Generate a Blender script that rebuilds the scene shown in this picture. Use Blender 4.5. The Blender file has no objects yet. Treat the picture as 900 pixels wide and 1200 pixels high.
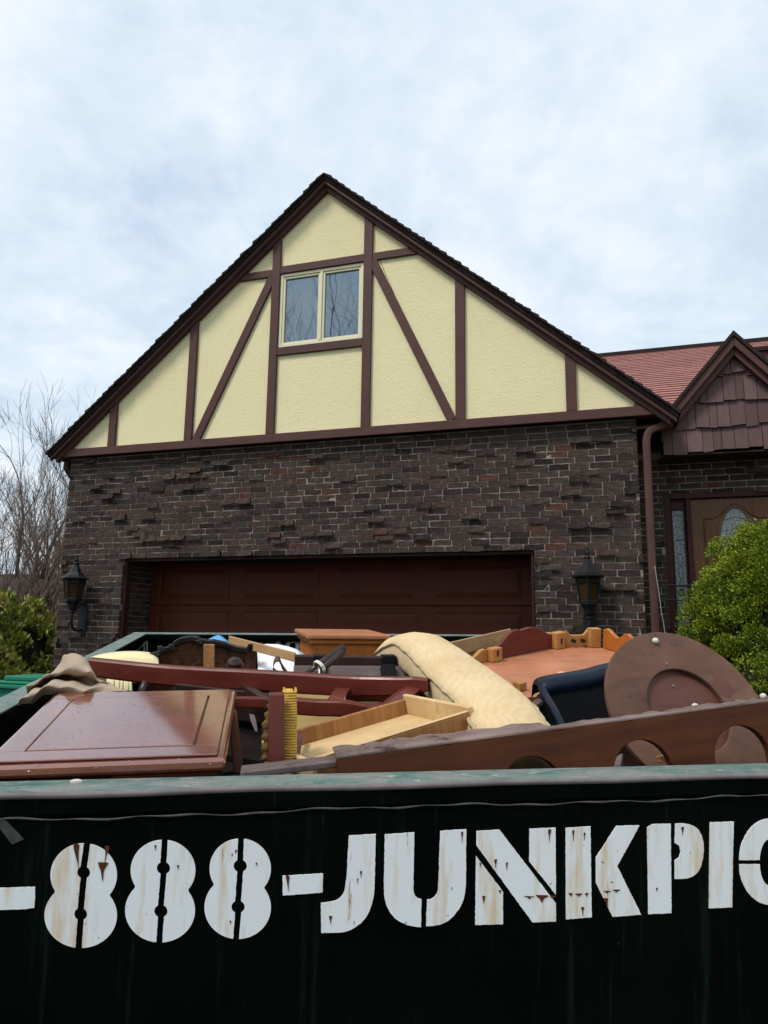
import bpy, math, random
import numpy as np
from mathutils import Vector, Matrix, Euler

random.seed(11); rng = np.random.default_rng(11)
SC = bpy.context.scene; COL = SC.collection
PI = math.pi

# ------------------------------------------------------------------ camera
# world: X along the gable front, Y into the house, Z up; house front brick face is y = 0
F = 832.0
CAM = np.array([3.124, -7.252, 1.288])
RC = np.array([[0.95500022, 0.03705332, -0.29428155],
               [0.29629632, -0.16443877, 0.94083388],
               [0.01353028, 0.9856911, 0.16801782]])      # columns: camera right, up, forward
cam = bpy.data.cameras.new('camera'); camo = bpy.data.objects.new('camera', cam); COL.objects.link(camo)
m = Matrix.Identity(4)
for i in range(3):
    m[i][0] = RC[i, 0]; m[i][1] = RC[i, 1]; m[i][2] = -RC[i, 2]; m[i][3] = CAM[i]
camo.matrix_world = m
cam.sensor_fit = 'VERTICAL'; cam.sensor_height = 24.0; cam.lens = F / 1200.0 * 24.0
cam.clip_start = 0.05; cam.clip_end = 3000.0
SC.camera = camo
SC.render.resolution_x = 768; SC.render.resolution_y = 1024

# ------------------------------------------------------------------ sky, sun, exposure
SUN_DIR = Vector((-0.36, -0.56, 1.0)).normalized()
sun_el = math.asin(SUN_DIR.z); sun_az = math.atan2(SUN_DIR.x, SUN_DIR.y)
world = bpy.data.worlds.new('World'); SC.world = world; world.use_nodes = True
nt = world.node_tree; nt.nodes.clear()
def N(t, kind, **kw):
    n = t.nodes.new(kind)
    for k, v in kw.items(): setattr(n, k, v)
    return n
wo = N(nt, 'ShaderNodeOutputWorld'); bg = N(nt, 'ShaderNodeBackground')
sky = N(nt, 'ShaderNodeTexSky', sky_type='NISHITA', sun_disc=False, sun_elevation=sun_el, sun_rotation=sun_az)
tc = N(nt, 'ShaderNodeTexCoord'); sep = N(nt, 'ShaderNodeSeparateXYZ')
nt.links.new(tc.outputs['Generated'], sep.inputs[0])
ab = N(nt, 'ShaderNodeMath', operation='ABSOLUTE'); nt.links.new(sep.outputs[2], ab.inputs[0])
ad = N(nt, 'ShaderNodeMath', operation='ADD'); ad.inputs[1].default_value = 0.30; nt.links.new(ab.outputs[0], ad.inputs[0])
comb = N(nt, 'ShaderNodeCombineXYZ')
for i in range(2):
    d = N(nt, 'ShaderNodeMath', operation='DIVIDE'); nt.links.new(sep.outputs[i], d.inputs[0]); nt.links.new(ad.outputs[0], d.inputs[1])
    nt.links.new(d.outputs[0], comb.inputs[i])
n1 = N(nt, 'ShaderNodeTexNoise'); n1.inputs['Scale'].default_value = 1.7; n1.inputs['Detail'].default_value = 7; n1.inputs['Roughness'].default_value = 0.6; n1.inputs['Distortion'].default_value = 0.5
n2 = N(nt, 'ShaderNodeTexNoise'); n2.inputs['Scale'].default_value = 7.0; n2.inputs['Detail'].default_value = 6; n2.inputs['Roughness'].default_value = 0.6; n2.inputs['Distortion'].default_value = 0.3
for n in (n1, n2): nt.links.new(comb.outputs[0], n.inputs['Vector'])
mx = N(nt, 'ShaderNodeMath', operation='MULTIPLY_ADD'); mx.inputs[1].default_value = 0.50
nt.links.new(n2.outputs[0], mx.inputs[0]); nt.links.new(n1.outputs[0], mx.inputs[2])
cr = N(nt, 'ShaderNodeValToRGB')
cr.color_ramp.elements[0].position = 0.56; cr.color_ramp.elements[0].color = (0.56, 0.68, 0.82, 1)
cr.color_ramp.elements[1].position = 0.88; cr.color_ramp.elements[1].color = (0.88, 0.93, 0.97, 1)
e = cr.color_ramp.elements.new(0.71); e.color = (0.70, 0.81, 0.91, 1)
nt.links.new(mx.outputs[0], cr.inputs[0])
SKY_GAIN = 5.65
gain = N(nt, 'ShaderNodeVectorMath', operation='SCALE'); gain.inputs['Scale'].default_value = SKY_GAIN
nt.links.new(cr.outputs[0], gain.inputs[0])
mixs = N(nt, 'ShaderNodeMixRGB'); mixs.inputs[0].default_value = 0.93
nt.links.new(sky.outputs[0], mixs.inputs[1]); nt.links.new(gain.outputs[0], mixs.inputs[2])
nt.links.new(mixs.outputs[0], bg.inputs[0]); bg.inputs[1].default_value = 0.10
nt.links.new(bg.outputs[0], wo.inputs[0])

sl = bpy.data.lights.new('sun', 'SUN'); sl.energy = 1.5; sl.angle = math.radians(14); sl.color = (1.0, 0.96, 0.90)
so = bpy.data.objects.new('sun', sl); COL.objects.link(so); so.location = (0, -5, 20)
so.rotation_euler = (-SUN_DIR).to_track_quat('-Z', 'Y').to_euler()
SC.view_settings.view_transform = 'Standard'; SC.view_settings.look = 'None'
SC.view_settings.exposure = 0.95; SC.view_settings.gamma = 1.0; SC.view_settings.use_curve_mapping = False

# ------------------------------------------------------------------ places
MD = np.array([[0.89568948, -0.44338507, 0.03391233], [0.44463226, 0.89186669, -0.08292138], [0.00652082, 0.08935033, 0.99597891]])
OD = np.array([3.30977, -5.61602, 1.01185])               # dumpster frame: u along the near wall, v away, w up; w=0 is the rim
def D(u, v, w): return OD + MD @ np.array([u, v, w])
def ray(px, py): return RC @ np.array([px - 450, 600 - py, F])
def U(px, py, v):                                          # where a sight line meets the depth v inside the dumpster
    r = MD.T @ ray(px, py); c = MD.T @ (CAM - OD); t = (v - c[1]) / r[1]
    return OD + MD @ (c + t * r)
def UL(px, py, v): return MD.T @ (U(px, py, v) - OD)
def Y(px, py, y):                                          # ... or a plane parallel to the house front
    r = ray(px, py); t = (y - CAM[1]) / r[1]; return CAM + t * r
def proj(p):
    c = RC.T @ (np.array(p) - CAM); return np.array([450 + F * c[0] / c[2], 600 - F * c[1] / c[2]])
uD, vD, wD = MD[:, 0], MD[:, 1], MD[:, 2]

# ------------------------------------------------------------------ helpers
def unit(a): a = np.array(a, float); return a / (np.linalg.norm(a) + 1e-12)
class MB:
    def __init__(s): s.v = []; s.f = []; s.r = []
    def add(s, vs, fs, rnd=0.0):
        o = len(s.v); s.v += [tuple(map(float, p)) for p in vs]
        for q in fs: s.f.append(tuple(o + i for i in q)); s.r.append(rnd)
        return s
    def hexa(s, P, rnd=0.0):                               # P: 4 bottom, 4 top, same order
        return s.add(P, [(3, 2, 1, 0), (4, 5, 6, 7), (0, 1, 5, 4), (1, 2, 6, 5), (2, 3, 7, 6), (3, 0, 4, 7)], rnd)
    def box(s, lo, hi, rnd=0.0):
        x0, y0, z0 = lo; x1, y1, z1 = hi
        return s.hexa([(x0, y0, z0), (x1, y0, z0), (x1, y1, z0), (x0, y1, z0), (x0, y0, z1), (x1, y0, z1), (x1, y1, z1), (x0, y1, z1)], rnd)
    def slab(s, quad, ext, rnd=0.0):                       # quad: top corners, ext: vector to the bottom
        q = [np.array(p) for p in quad]; e = np.array(ext)
        return s.hexa([p + e for p in q] + q, rnd)
    def bar(s, a, b, side, w, up, h, rnd=0.0):             # a box from a to b, centred
        a, b = np.array(a), np.array(b); S = unit(side) * w / 2; H = unit(up) * h / 2
        return s.hexa([a - S - H, b - S - H, b + S - H, a + S - H, a - S + H, b - S + H, b + S + H, a + S + H], rnd)
    def prism(s, poly, ext, rnd=0.0):
        n = len(poly); e = np.array(ext); p = [np.array(q) for q in poly]
        s.add(p + [q + e for q in p], [tuple(range(n - 1, -1, -1)), tuple(range(n, 2 * n))] + [(i, (i + 1) % n, n + (i + 1) % n, n + i) for i in range(n)], rnd)
        return s
    def strip(s, A, B, ext, closed=False, rnd=0.0):        # band between two lines, with thickness
        n = len(A); e = np.array(ext)
        A = [np.array(p) for p in A]; B = [np.array(p) for p in B]
        vs = A + B + [p + e for p in A] + [p + e for p in B]; fs = []
        for i in range(n if closed else n - 1):
            j = (i + 1) % n
            fs += [(i, j, n + j, n + i), (2 * n + j, 2 * n + i, 3 * n + i, 3 * n + j), (j, i, 2 * n + i, 2 * n + j), (n + i, n + j, 3 * n + j, 3 * n + i)]
        if not closed: fs += [(0, n, 3 * n, 2 * n), (2 * n - 1, n - 1, 3 * n - 1, 4 * n - 1)]
        return s.add(vs, fs, rnd)
    def tube(s, pts, rad, k=8, cap=True, rnd=0.0):
        P = [np.array(p, float) for p in pts]; n = len(P)
        if not hasattr(rad, '__len__'): rad = [rad] * n
        t = unit(P[1] - P[0]); a = unit(np.cross(t, (0.31, 0.2, 0.93) if abs(t[2]) < .9 else (1, 0, 0))); vs = []
        for i in range(n):
            t = unit(P[min(i + 1, n - 1)] - P[max(i - 1, 0)])
            a = unit(a - t * np.dot(a, t)); b = np.cross(t, a)
            for j in range(k):
                th = 2 * PI * j / k; vs.append(P[i] + (a * math.cos(th) + b * math.sin(th)) * rad[i])
        fs = [(i * k + j, i * k + (j + 1) % k, (i + 1) * k + (j + 1) % k, (i + 1) * k + j) for i in range(n - 1) for j in range(k)]
        if cap: fs += [tuple(range(k - 1, -1, -1)), tuple(range((n - 1) * k, n * k))]
        return s.add(vs, fs, rnd)
    def lathe(s, prof, base, axis, k=20, rnd=0.0):         # prof: (radius, height along axis)
        ax = unit(axis); a = unit(np.cross(ax, (0, 0, 1) if abs(ax[2]) < .9 else (1, 0, 0))); b = np.cross(ax, a); n = len(prof); vs = []
        for r, h in prof:
            for j in range(k):
                th = 2 * PI * j / k; vs.append(np.array(base) + ax * h + (a * math.cos(th) + b * math.sin(th)) * r)
        fs = [(i * k + j, i * k + (j + 1) % k, (i + 1) * k + (j + 1) % k, (i + 1) * k + j) for i in range(n - 1) for j in range(k)]
        fs += [tuple(range(k - 1, -1, -1)), tuple(range((n - 1) * k, n * k))]
        return s.add(vs, fs, rnd)
    def grid(s, rows, rnd=0.0):
        h, w = len(rows), len(rows[0])
        return s.add([p for r in rows for p in r], [(i * w + j, i * w + j + 1, (i + 1) * w + j + 1, (i + 1) * w + j) for i in range(h - 1) for j in range(w - 1)], rnd)
    def loft(s, rings, rnd=0.0):                           # closed rings, capped
        k = len(rings[0]); n = len(rings)
        fs = [(i * k + j, i * k + (j + 1) % k, (i + 1) * k + (j + 1) % k, (i + 1) * k + j) for i in range(n - 1) for j in range(k)]
        fs += [tuple(range(k - 1, -1, -1)), tuple(range((n - 1) * k, n * k))]
        return s.add([p for r in rings for p in r], fs, rnd)
    def mesh(s, name, mat, fr):
        inv = np.array(fr.inverted()); V = np.array(s.v); V = V @ inv[:3, :3].T + inv[:3, 3]
        me = bpy.data.meshes.new(name); me.from_pydata(V.tolist(), [], s.f); me.materials.append(mat)
        at = me.attributes.new('rnd', 'FLOAT', 'FACE'); at.data.foreach_set('value', s.r)
        return me
    def build(s, name, mat, parent=None, fr=None, smooth=False, bevel=0.0, base=None, seg=2, fix=True):
        V = np.array(s.v)
        if fr is None:
            if parent is not None: fr = Matrix.Translation(parent.matrix_world.translation)
            else:
                c = (V.min(0) + V.max(0)) / 2; c[2] = V[:, 2].min(); fr = Matrix.Translation(Vector(c if base is None else base))
        me = s.mesh(name, mat, fr)
        if fix:
            import bmesh
            bm = bmesh.new(); bm.from_mesh(me); bmesh.ops.recalc_face_normals(bm, faces=bm.faces); bm.to_mesh(me); bm.free()
        if smooth: me.shade_smooth()
        o = bpy.data.objects.new(name, me); link(o, parent, fr)
        if bevel:
            b = o.modifiers.new('bevel', 'BEVEL'); b.width = bevel; b.segments = seg; b.limit_method = 'ANGLE'; b.angle_limit = math.radians(40)
        return o
def link(o, parent, mw):
    COL.objects.link(o)
    if parent is not None:
        o.parent = parent; o.matrix_parent_inverse = Matrix.Identity(4)
        o.matrix_basis = parent.matrix_world.inverted() @ mw; WM[o.name] = mw
        o.matrix_world = mw
    else: o.matrix_world = mw
WM = {}
def tag(o, label=None, cat=None, group=None, kind=None):
    if label: o['label'] = label
    if cat: o['category'] = cat
    if group: o['group'] = group
    if kind: o['kind'] = kind
    return o
def thing(name, label, cat, loc, group=None):
    o = bpy.data.objects.new(name, None); o.empty_display_size = 0.1; COL.objects.link(o)
    o.matrix_world = Matrix.Translation(Vector(loc)); tag(o, label, cat, group); return o
def frame(o, x, y, z=None):
    x = unit(x); z = unit(np.cross(x, y)) if z is None else unit(z); y = np.cross(z, x)
    m = Matrix.Identity(4)
    for i in range(3): m[i][0] = x[i]; m[i][1] = y[i]; m[i][2] = z[i]; m[i][3] = o[i]
    return m
def catmull(P, n):
    P = [np.array(p, float) for p in P]; out = []
    for i in range(len(P) - 1):
        p0 = P[max(i - 1, 0)]; p1 = P[i]; p2 = P[i + 1]; p3 = P[min(i + 2, len(P) - 1)]
        for j in range(n):
            t = j / n; out.append(.5 * (2 * p1 + (p2 - p0) * t + (2 * p0 - 5 * p1 + 4 * p2 - p3) * t * t + (3 * p1 - p0 - 3 * p2 + p3) * t ** 3))
    out.append(P[-1]); return out

# ------------------------------------------------------------------ materials
def mat(name):
    m = bpy.data.materials.new(name); m.use_nodes = True; t = m.node_tree; b = t.nodes['Principled BSDF']; return m, t, b
def ramp(t, fac, stops):
    r = N(t, 'ShaderNodeValToRGB'); el = r.color_ramp.elements
    el[0].position, el[0].color = stops[0][0], (*stops[0][1], 1); el[1].position, el[1].color = stops[-1][0], (*stops[-1][1], 1)
    for p, c in stops[1:-1]: e = el.new(p); e.color = (*c, 1)
    t.links.new(fac, r.inputs[0]); return r.outputs[0]
def noise(t, scale, detail=5, rough=.55, sc3=None, dist=0.0, coord='Object'):
    tc = N(t, 'ShaderNodeTexCoord'); n = N(t, 'ShaderNodeTexNoise')
    n.inputs['Scale'].default_value = scale; n.inputs['Detail'].default_value = detail; n.inputs['Roughness'].default_value = rough; n.inputs['Distortion'].default_value = dist
    src = tc.outputs[coord]
    if sc3:
        mp = N(t, 'ShaderNodeMapping'); mp.inputs['Scale'].default_value = sc3; t.links.new(src, mp.inputs[0]); src = mp.outputs[0]
    t.links.new(src, n.inputs['Vector']); return n.outputs[0]
def mixc(t, fac, a, b, mode='MIX'):
    x = N(t, 'ShaderNodeMixRGB', blend_type=mode)
    for i, q in enumerate((fac, a, b)):
        if isinstance(q, (int, float)): x.inputs[i].default_value = q
        elif isinstance(q, tuple): x.inputs[i].default_value = (*q, 1)
        else: t.links.new(q, x.inputs[i])
    return x.outputs[0]
def bump(t, b, h, strength=.3, dist=.01):
    n = N(t, 'ShaderNodeBump'); n.inputs['Strength'].default_value = strength; n.inputs['Distance'].default_value = dist
    t.links.new(h, n.inputs['Height']); t.links.new(n.outputs[0], b.inputs['Normal'])
def vary(t, amt):                                          # light/dark variation from face id + object id
    at = N(t, 'ShaderNodeAttribute', attribute_name='rnd'); oi = N(t, 'ShaderNodeObjectInfo')
    a = N(t, 'ShaderNodeMath', operation='ADD'); t.links.new(at.outputs['Fac'], a.inputs[0]); t.links.new(oi.outputs['Random'], a.inputs[1])
    f = N(t, 'ShaderNodeMath', operation='FRACT'); t.links.new(a.outputs[0], f.inputs[0]); return f.outputs[0]
def wood(name, dark, light, rough=.45, along=(3, 40, 40), coat=0.0, bumpy=.08, spec=.28, wear=None):
    m, t, b = mat(name)
    g = noise(t, 1.0, 6, .6, along, .6); g2 = noise(t, 5.0, 4, .6)
    c = ramp(t, g, [(.3, dark), (.7, light)])
    c = mixc(t, .35, c, ramp(t, g2, [(.3, tuple(x * .55 for x in dark)), (.7, tuple(min(1, x * 1.15) for x in light))]))
    if wear:
        w = noise(t, 14.0, 6, .7, (1, 2.5, 1))
        c = mixc(t, ramp(t, w, [(.57, (0, 0, 0)), (.68, (.9, .9, .9))]), c, wear)
    sc_ = noise(t, 1.0, 5, .8, tuple(4 if a < 10 else a * 2.2 for a in along), 2.5)
    c = mixc(t, ramp(t, sc_, [(.66, (0, 0, 0)), (.72, (.45, .45, .45))]), c, tuple(min(1, x * 1.5 + .035) for x in light))
    c = mixc(t, ramp(t, noise(t, 11, 6, .75), [(.60, (0, 0, 0)), (.76, (.55, .55, .55))]), c, tuple(x * .45 for x in dark))
    t.links.new(c, b.inputs['Base Color']); b.inputs['Specular IOR Level'].default_value = spec
    rr = ramp(t, g2, [(.3, (rough * .75,) * 3), (.7, (min(1, rough * 1.3),) * 3)]); t.links.new(rr, b.inputs['Roughness'])
    b.inputs['Coat Weight'].default_value = coat; b.inputs['Coat Roughness'].default_value = .12
    if bumpy: bump(t, b, g, bumpy, .004)
    return m
def plain(name, col, rough=.6, var=.25, scale=8, metal=0, bumpy=0.0, bscale=60, spec=.18, sc3=None):
    m, t, b = mat(name); n = noise(t, scale, 6, .6, sc3)
    t.links.new(ramp(t, n, [(.25, tuple(x * (1 - var) for x in col)), (.75, tuple(min(1, x * (1 + var)) for x in col))]), b.inputs['Base Color'])
    b.inputs['Roughness'].default_value = rough; b.inputs['Metallic'].default_value = metal; b.inputs['Specular IOR Level'].default_value = spec
    if bumpy: bump(t, b, noise(t, bscale, 4, .6), bumpy, .01)
    return m
M = {}
# brick
m, t, b = mat('clinker_brick'); f = vary(t, 1)
c = ramp(t, f, [(0, (.020, .015, .014)), (.12, (.032, .023, .021)), (.38, (.047, .034, .029)), (.64, (.064, .044, .036)), (.82, (.050, .040, .037)), (.94, (.064, .038, .030)), (.985, (.085, .034, .026)), (1, (.06, .04, .034))])
n = noise(t, 22, 7, .65, None, .4); n_ = noise(t, 140, 4, .7)
c = mixc(t, .75, c, ramp(t, n, [(.28, (.25, .25, .25)), (.75, (1.75, 1.64, 1.55))]), 'MULTIPLY')
c = mixc(t, ramp(t, noise(t, 9, 5, .6), [(.60, (0, 0, 0)), (.78, (.38, .38, .38))]), c, (.16, .14, .125))
t.links.new(c, b.inputs['Base Color']); b.inputs['Roughness'].default_value = .85; b.inputs['Specular IOR Level'].default_value = .15
bump(t, b, mixc(t, .4, n, n_), .45, .008); M['brick'] = m
m, t, b = mat('mortar'); n = noise(t, 30, 6, .65)
t.links.new(mixc(t, ramp(t, noise(t, 1.6, 4, .6), [(.45, (0, 0, 0)), (.80, (.6, .6, .6))]), ramp(t, n, [(.3, (.16, .14, .12)), (.7, (.34, .30, .265))]), (.09, .08, .07)), b.inputs['Base Color'])
b.inputs['Roughness'].default_value = .95; bump(t, b, n, .5, .01); M['mortar'] = m
# stucco
m, t, b = mat('cream_stucco'); n = noise(t, 46, 5, .62, None, 1.2); n2 = noise(t, 1.3, 5, .6); n3 = noise(t, 9, 6, .7, (1, 1, .35))
c = ramp(t, n2, [(.3, (.77, .69, .415)), (.7, (.81, .735, .46))])
c = mixc(t, ramp(t, n3, [(.60, (0, 0, 0)), (.85, (.35, .35, .35))]), c, (.58, .50, .30))
t.links.new(c, b.inputs['Base Color']); b.inputs['Roughness'].default_value = .9; b.inputs['Specular IOR Level'].default_value = .1; bump(t, b, n, .6, .014); M['stucco'] = m
M['trim'] = plain('brown_trim_paint', (.082, .039, .034), .55, .16, 5, bumpy=.15, bscale=50, sc3=(1, 1, 1))
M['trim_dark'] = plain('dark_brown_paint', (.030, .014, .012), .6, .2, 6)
M['shingle_edge'] = plain('dark_roof_shingle', (.030, .021, .020), .95, .4, 30, bumpy=.5, bscale=200)
m, t, b = mat('red_roof_shingle'); f = vary(t, 1)
c = ramp(t, f, [(0, (.29, .135, .115)), (.5, (.32, .155, .135)), (1, (.35, .175, .155))])
c = mixc(t, .5, c, ramp(t, noise(t, 60, 5, .7), [(.3, (.75, .75, .75)), (.7, (1.15, 1.15, 1.15))]), 'MULTIPLY')
t.links.new(c, b.inputs['Base Color']); b.inputs['Roughness'].default_value = .95; b.inputs['Specular IOR Level'].default_value = .1; M['red_shingle'] = m
m, t, b = mat('brown_shake'); f = vary(t, 1); n = noise(t, 1, 6, .6, (70, 70, 3))
c = ramp(t, f, [(0, (.082, .043, .041)), (.5, (.108, .060, .057)), (1, (.135, .078, .074))])
c = mixc(t, .6, c, ramp(t, n, [(.3, (.6, .6, .6)), (.7, (1.2, 1.2, 1.2))]), 'MULTIPLY')
t.links.new(c, b.inputs['Base Color']); b.inputs['Roughness'].default_value = .8; bump(t, b, n, .35, .006); M['shake'] = m
M['garage'] = plain('garage_door_paint', (.078, .017, .0075), .5, .14, 3)
M['door_wood'] = wood('stained_door_wood', (.070, .027, .009), (.145, .064, .022), .4, (30, 30, 2.5))
M['door_red'] = plain('red_brown_frame', (.036, .011, .008), .5, .2, 5)
m, t, b = mat('leaded_glass'); v = N(t, 'ShaderNodeTexVoronoi', feature='DISTANCE_TO_EDGE'); v.inputs['Scale'].default_value = 14
tcx = N(t, 'ShaderNodeTexCoord'); t.links.new(tcx.outputs['Object'], v.inputs['Vector'])
n = noise(t, 26, 4, .6, None, 1.5)
t.links.new(ramp(t, n, [(.3, (.05, .065, .065)), (.7, (.20, .25, .25))]), b.inputs['Base Color']); b.inputs['Roughness'].default_value = .12
b.inputs['Specular IOR Level'].default_value = .9; bump(t, b, n, .5, .02); M['leaded'] = m
m, t, b = mat('window_glass'); b.inputs['Base Color'].default_value = (.012, .018, .024, 1); b.inputs['Roughness'].default_value = .02
b.inputs['IOR'].default_value = 2.6; b.inputs['Specular IOR Level'].default_value = .75; b.inputs['Specular Tint'].default_value = (.80, .93, 1, 1)
bump(t, b, noise(t, 2.5, 2, .5), .008, .05); M['glass'] = m
M['vinyl'] = plain('cream_window_vinyl', (.70, .66, .47), .5, .05, 3)
M['black_metal'] = plain('black_lamp_metal', (.012, .012, .013), .45, .3, 20, bumpy=.2, bscale=60)
m, t, b = mat('amber_glass'); b.inputs['Base Color'].default_value = (.055, .027, .009, 1); b.inputs['Roughness'].default_value = .15
b.inputs['Transmission Weight'].default_value = .3; b.inputs['IOR'].default_value = 1.3; M['amber'] = m
M['candle'] = plain('candle_tube', (.55, .42, .22), .6, .1)
M['white_cable'] = plain('pale_cable', (.45, .43, .40), .6, .1)
# dumpster
m, t, b = mat('dark_green_steel')
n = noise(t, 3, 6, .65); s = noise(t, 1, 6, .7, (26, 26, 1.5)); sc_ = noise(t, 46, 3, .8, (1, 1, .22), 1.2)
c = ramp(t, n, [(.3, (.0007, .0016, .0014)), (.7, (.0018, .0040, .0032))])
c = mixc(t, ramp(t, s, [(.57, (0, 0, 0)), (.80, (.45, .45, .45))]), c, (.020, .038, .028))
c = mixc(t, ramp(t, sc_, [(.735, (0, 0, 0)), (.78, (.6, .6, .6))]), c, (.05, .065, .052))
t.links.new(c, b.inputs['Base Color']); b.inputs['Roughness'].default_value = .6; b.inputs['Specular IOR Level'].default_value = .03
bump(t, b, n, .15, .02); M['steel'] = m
m, t, b = mat('worn_teal_rim')
n = noise(t, 11, 7, .72, (.8, 2, 1), .9); n2 = noise(t, 55, 5, .75, (.45, 1.6, 1), .8); n3 = noise(t, 24, 6, .75)
c = ramp(t, n, [(.34, (.035, .105, .088)), (.46, (.095, .160, .138)), (.54, (.165, .185, .168)), (.66, (.225, .205, .195))])
c = mixc(t, ramp(t, n2, [(.60, (0, 0, 0)), (.66, (.9, .9, .9))]), c, (.42, .42, .36))
c = mixc(t, ramp(t, n3, [(.62, (0, 0, 0)), (.70, (.85, .85, .85))]), c, (.055, .035, .025))
t.links.new(c, b.inputs['Base Color']); b.inputs['Roughness'].default_value = .55; bump(t, b, n2, .25, .006); M['rim'] = m
M['pale_metal'] = plain('pale_edge_metal', (.17, .145, .15), .5, .35, 12, metal=.0)
m, t, b = mat('white_stencil_paint')
s = noise(t, 1, 6, .7, (17, 17, 2.2)); p = noise(t, 38, 5, .75); p2 = noise(t, 7, 5, .7)
c = mixc(t, ramp(t, s, [(.51, (0, 0, 0)), (.70, (.9, .9, .9))]), (.84, .87, .90), (.66, .46, .20))
c = mixc(t, ramp(t, noise(t, 1, 5, .7, (60, 60, 7)), [(.645, (0, 0, 0)), (.72, (.9, .9, .9))]), c, (.28, .11, .03))
c = mixc(t, ramp(t, p, [(.655, (0, 0, 0)), (.685, (1, 1, 1))]), c, (.085, .025, .012))
c = mixc(t, ramp(t, noise(t, 16, 8, .8), [(.68, (0, 0, 0)), (.71, (.95, .95, .95))]), c, (.012, .018, .016))
c = mixc(t, ramp(t, noise(t, 1, 4, .6, (120, 120, 4)), [(.66, (0, 0, 0)), (.74, (.5, .5, .5))]), c, (.35, .36, .36))
t.links.new(c, b.inputs['Base Color']); b.inputs['Roughness'].default_value = .55; M['stencil'] = m
M['rust'] = plain('rust_run', (.10, .028, .012), .8, .4, 30)
M['weld'] = plain('weld_bead_steel', (.065, .066, .060), .6, .6, 30)
M['scar'] = plain('scraped_paint', (.05, .055, .05), .7, .6, 40)
M['chalk'] = plain('pale_mark_paint', (.62, .68, .64), .7, .1)
# load
M['cherry'] = wood('cherry_top', (.125, .026, .012), (.235, .058, .028), .22, (2.2, 22, 22), coat=1.0, bumpy=.03)
t = M['cherry'].node_tree; b = t.nodes['Principled BSDF']; b.inputs['Coat IOR'].default_value = 2.1; b.inputs['Coat Roughness'].default_value = .07
bm_ = N(t, 'ShaderNodeBump'); bm_.inputs['Strength'].default_value = .5; bm_.inputs['Distance'].default_value = .003
t.links.new(ramp(t, noise(t, 110, 2, .5), [(.66, (0, 0, 0)), (.71, (1, 1, 1))]), bm_.inputs['Height']); t.links.new(bm_.outputs[0], b.inputs['Coat Normal'])
M['red_wood'] = wood('red_mahogany', (.080, .012, .006), (.150, .026, .014), .4, (3, 40, 40), coat=.15)
M['dark_wood'] = wood('dark_stained_wood', (.018, .009, .008), (.045, .021, .016), .38, (3, 40, 40), coat=.15)
M['ebony'] = wood('black_painted_wood', (.008, .007, .007), (.020, .016, .015), .35, (3, 30, 30), coat=.2)
M['walnut'] = wood('walnut_board', (.042, .013, .006), (.104, .034, .012), .55, (2.5, 36, 36), coat=.0, spec=.14)
M['broken'] = wood('splintered_edge', (.06, .036, .030), (.26, .185, .165), .6, (5, 40, 40), spec=.15, wear=(.010, .006, .005))
M['grey_wood'] = wood('grey_worn_board', (.085, .060, .055), (.17, .125, .115), .5, (3, 30, 30), wear=(.05, .03, .025))
M['tan'] = wood('raw_pine', (.36, .20, .085), (.55, .345, .165), .6, (2.5, 45, 45))
M['drawer_in'] = wood('pale_drawer_wood', (.56, .37, .165), (.70, .49, .25), .55, (2, 26, 26))
M['drawer_out'] = wood('striped_veneer', (.16, .062, .018), (.42, .20, .065), .5, (60, 60, 3))
M['orange'] = wood('orange_pine', (.33, .090, .012), (.50, .165, .028), .5, (3, 22, 22), coat=.1)
M['orange_top'] = wood('orange_brown_top', (.34, .12, .05), (.48, .20, .095), .5, (2, 14, 14), coat=.1)
M['hex'] = wood('orange_plywood', (.37, .130, .060), (.50, .205, .105), .48, (5, 20, 20), coat=.15)
M['hexblock'] = wood('yellow_pine_block', (.37, .155, .040), (.50, .25, .080), .55, (4, 30, 30))
M['disc'] = wood('worn_brown_disc', (.066, .031, .021), (.185, .100, .070), .55, (3.5, 9, 7), spec=.12, wear=(.055, .040, .044))
M['disc_in'] = wood('red_brown_disc', (.070, .022, .013), (.145, .058, .038), .45, (4, 22, 9))
M['olive'] = wood('tan_ply', (.30, .20, .06), (.42, .29, .11), .6, (2, 26, 26))
M['rush'] = plain('woven_rush', (.62, .37, .075), .7, .3, 30, bumpy=.5, bscale=200, sc3=(1, 1, 6))
M['carved'] = plain('carved_gilt_wood', (.16, .09, .025), .6, .6, 70, bumpy=1.0, bscale=90)
m, t, b = mat('cream_damask'); w = N(t, 'ShaderNodeTexWave', wave_type='BANDS'); w.inputs['Scale'].default_value = 11; w.inputs['Distortion'].default_value = 14; w.inputs['Detail'].default_value = 3
tcx = N(t, 'ShaderNodeTexCoord'); t.links.new(tcx.outputs['Object'], w.inputs['Vector'])
c = mixc(t, ramp(t, noise(t, 4, 5, .65), [(.4, (0, 0, 0)), (.72, (.55, .55, .55))]), ramp(t, w.outputs['Fac'], [(.3, (.64, .485, .275)), (.75, (.68, .52, .305))]), (.50, .32, .13))
t.links.new(c, b.inputs['Base Color']); b.inputs['Roughness'].default_value = .85; bump(t, b, mixc(t, .22, noise(t, 9, 5, .6), w.outputs['Fac']), .35, .012); M['damask'] = m
M['cushion_side'] = plain('pale_cushion_side', (.60, .52, .38), .9, .15, 6, bumpy=.4, bscale=20)
M['piping'] = plain('cushion_piping', (.46, .36, .21), .9, .2, 20)
M['cream'] = plain('cream_foam', (.72, .62, .36), .85, .1, 6, bumpy=.2, bscale=20)
M['navy'] = plain('navy_vinyl', (.008, .013, .026), .36, .45, 9, bumpy=.35, bscale=12)
M['mesh_black'] = plain('black_mesh', (.005, .006, .008), .7, .3, 40)
M['blue'] = plain('blue_plastic_sheet', (.10, .32, .60), .35, .2, 9, bumpy=.5, bscale=16)
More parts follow.
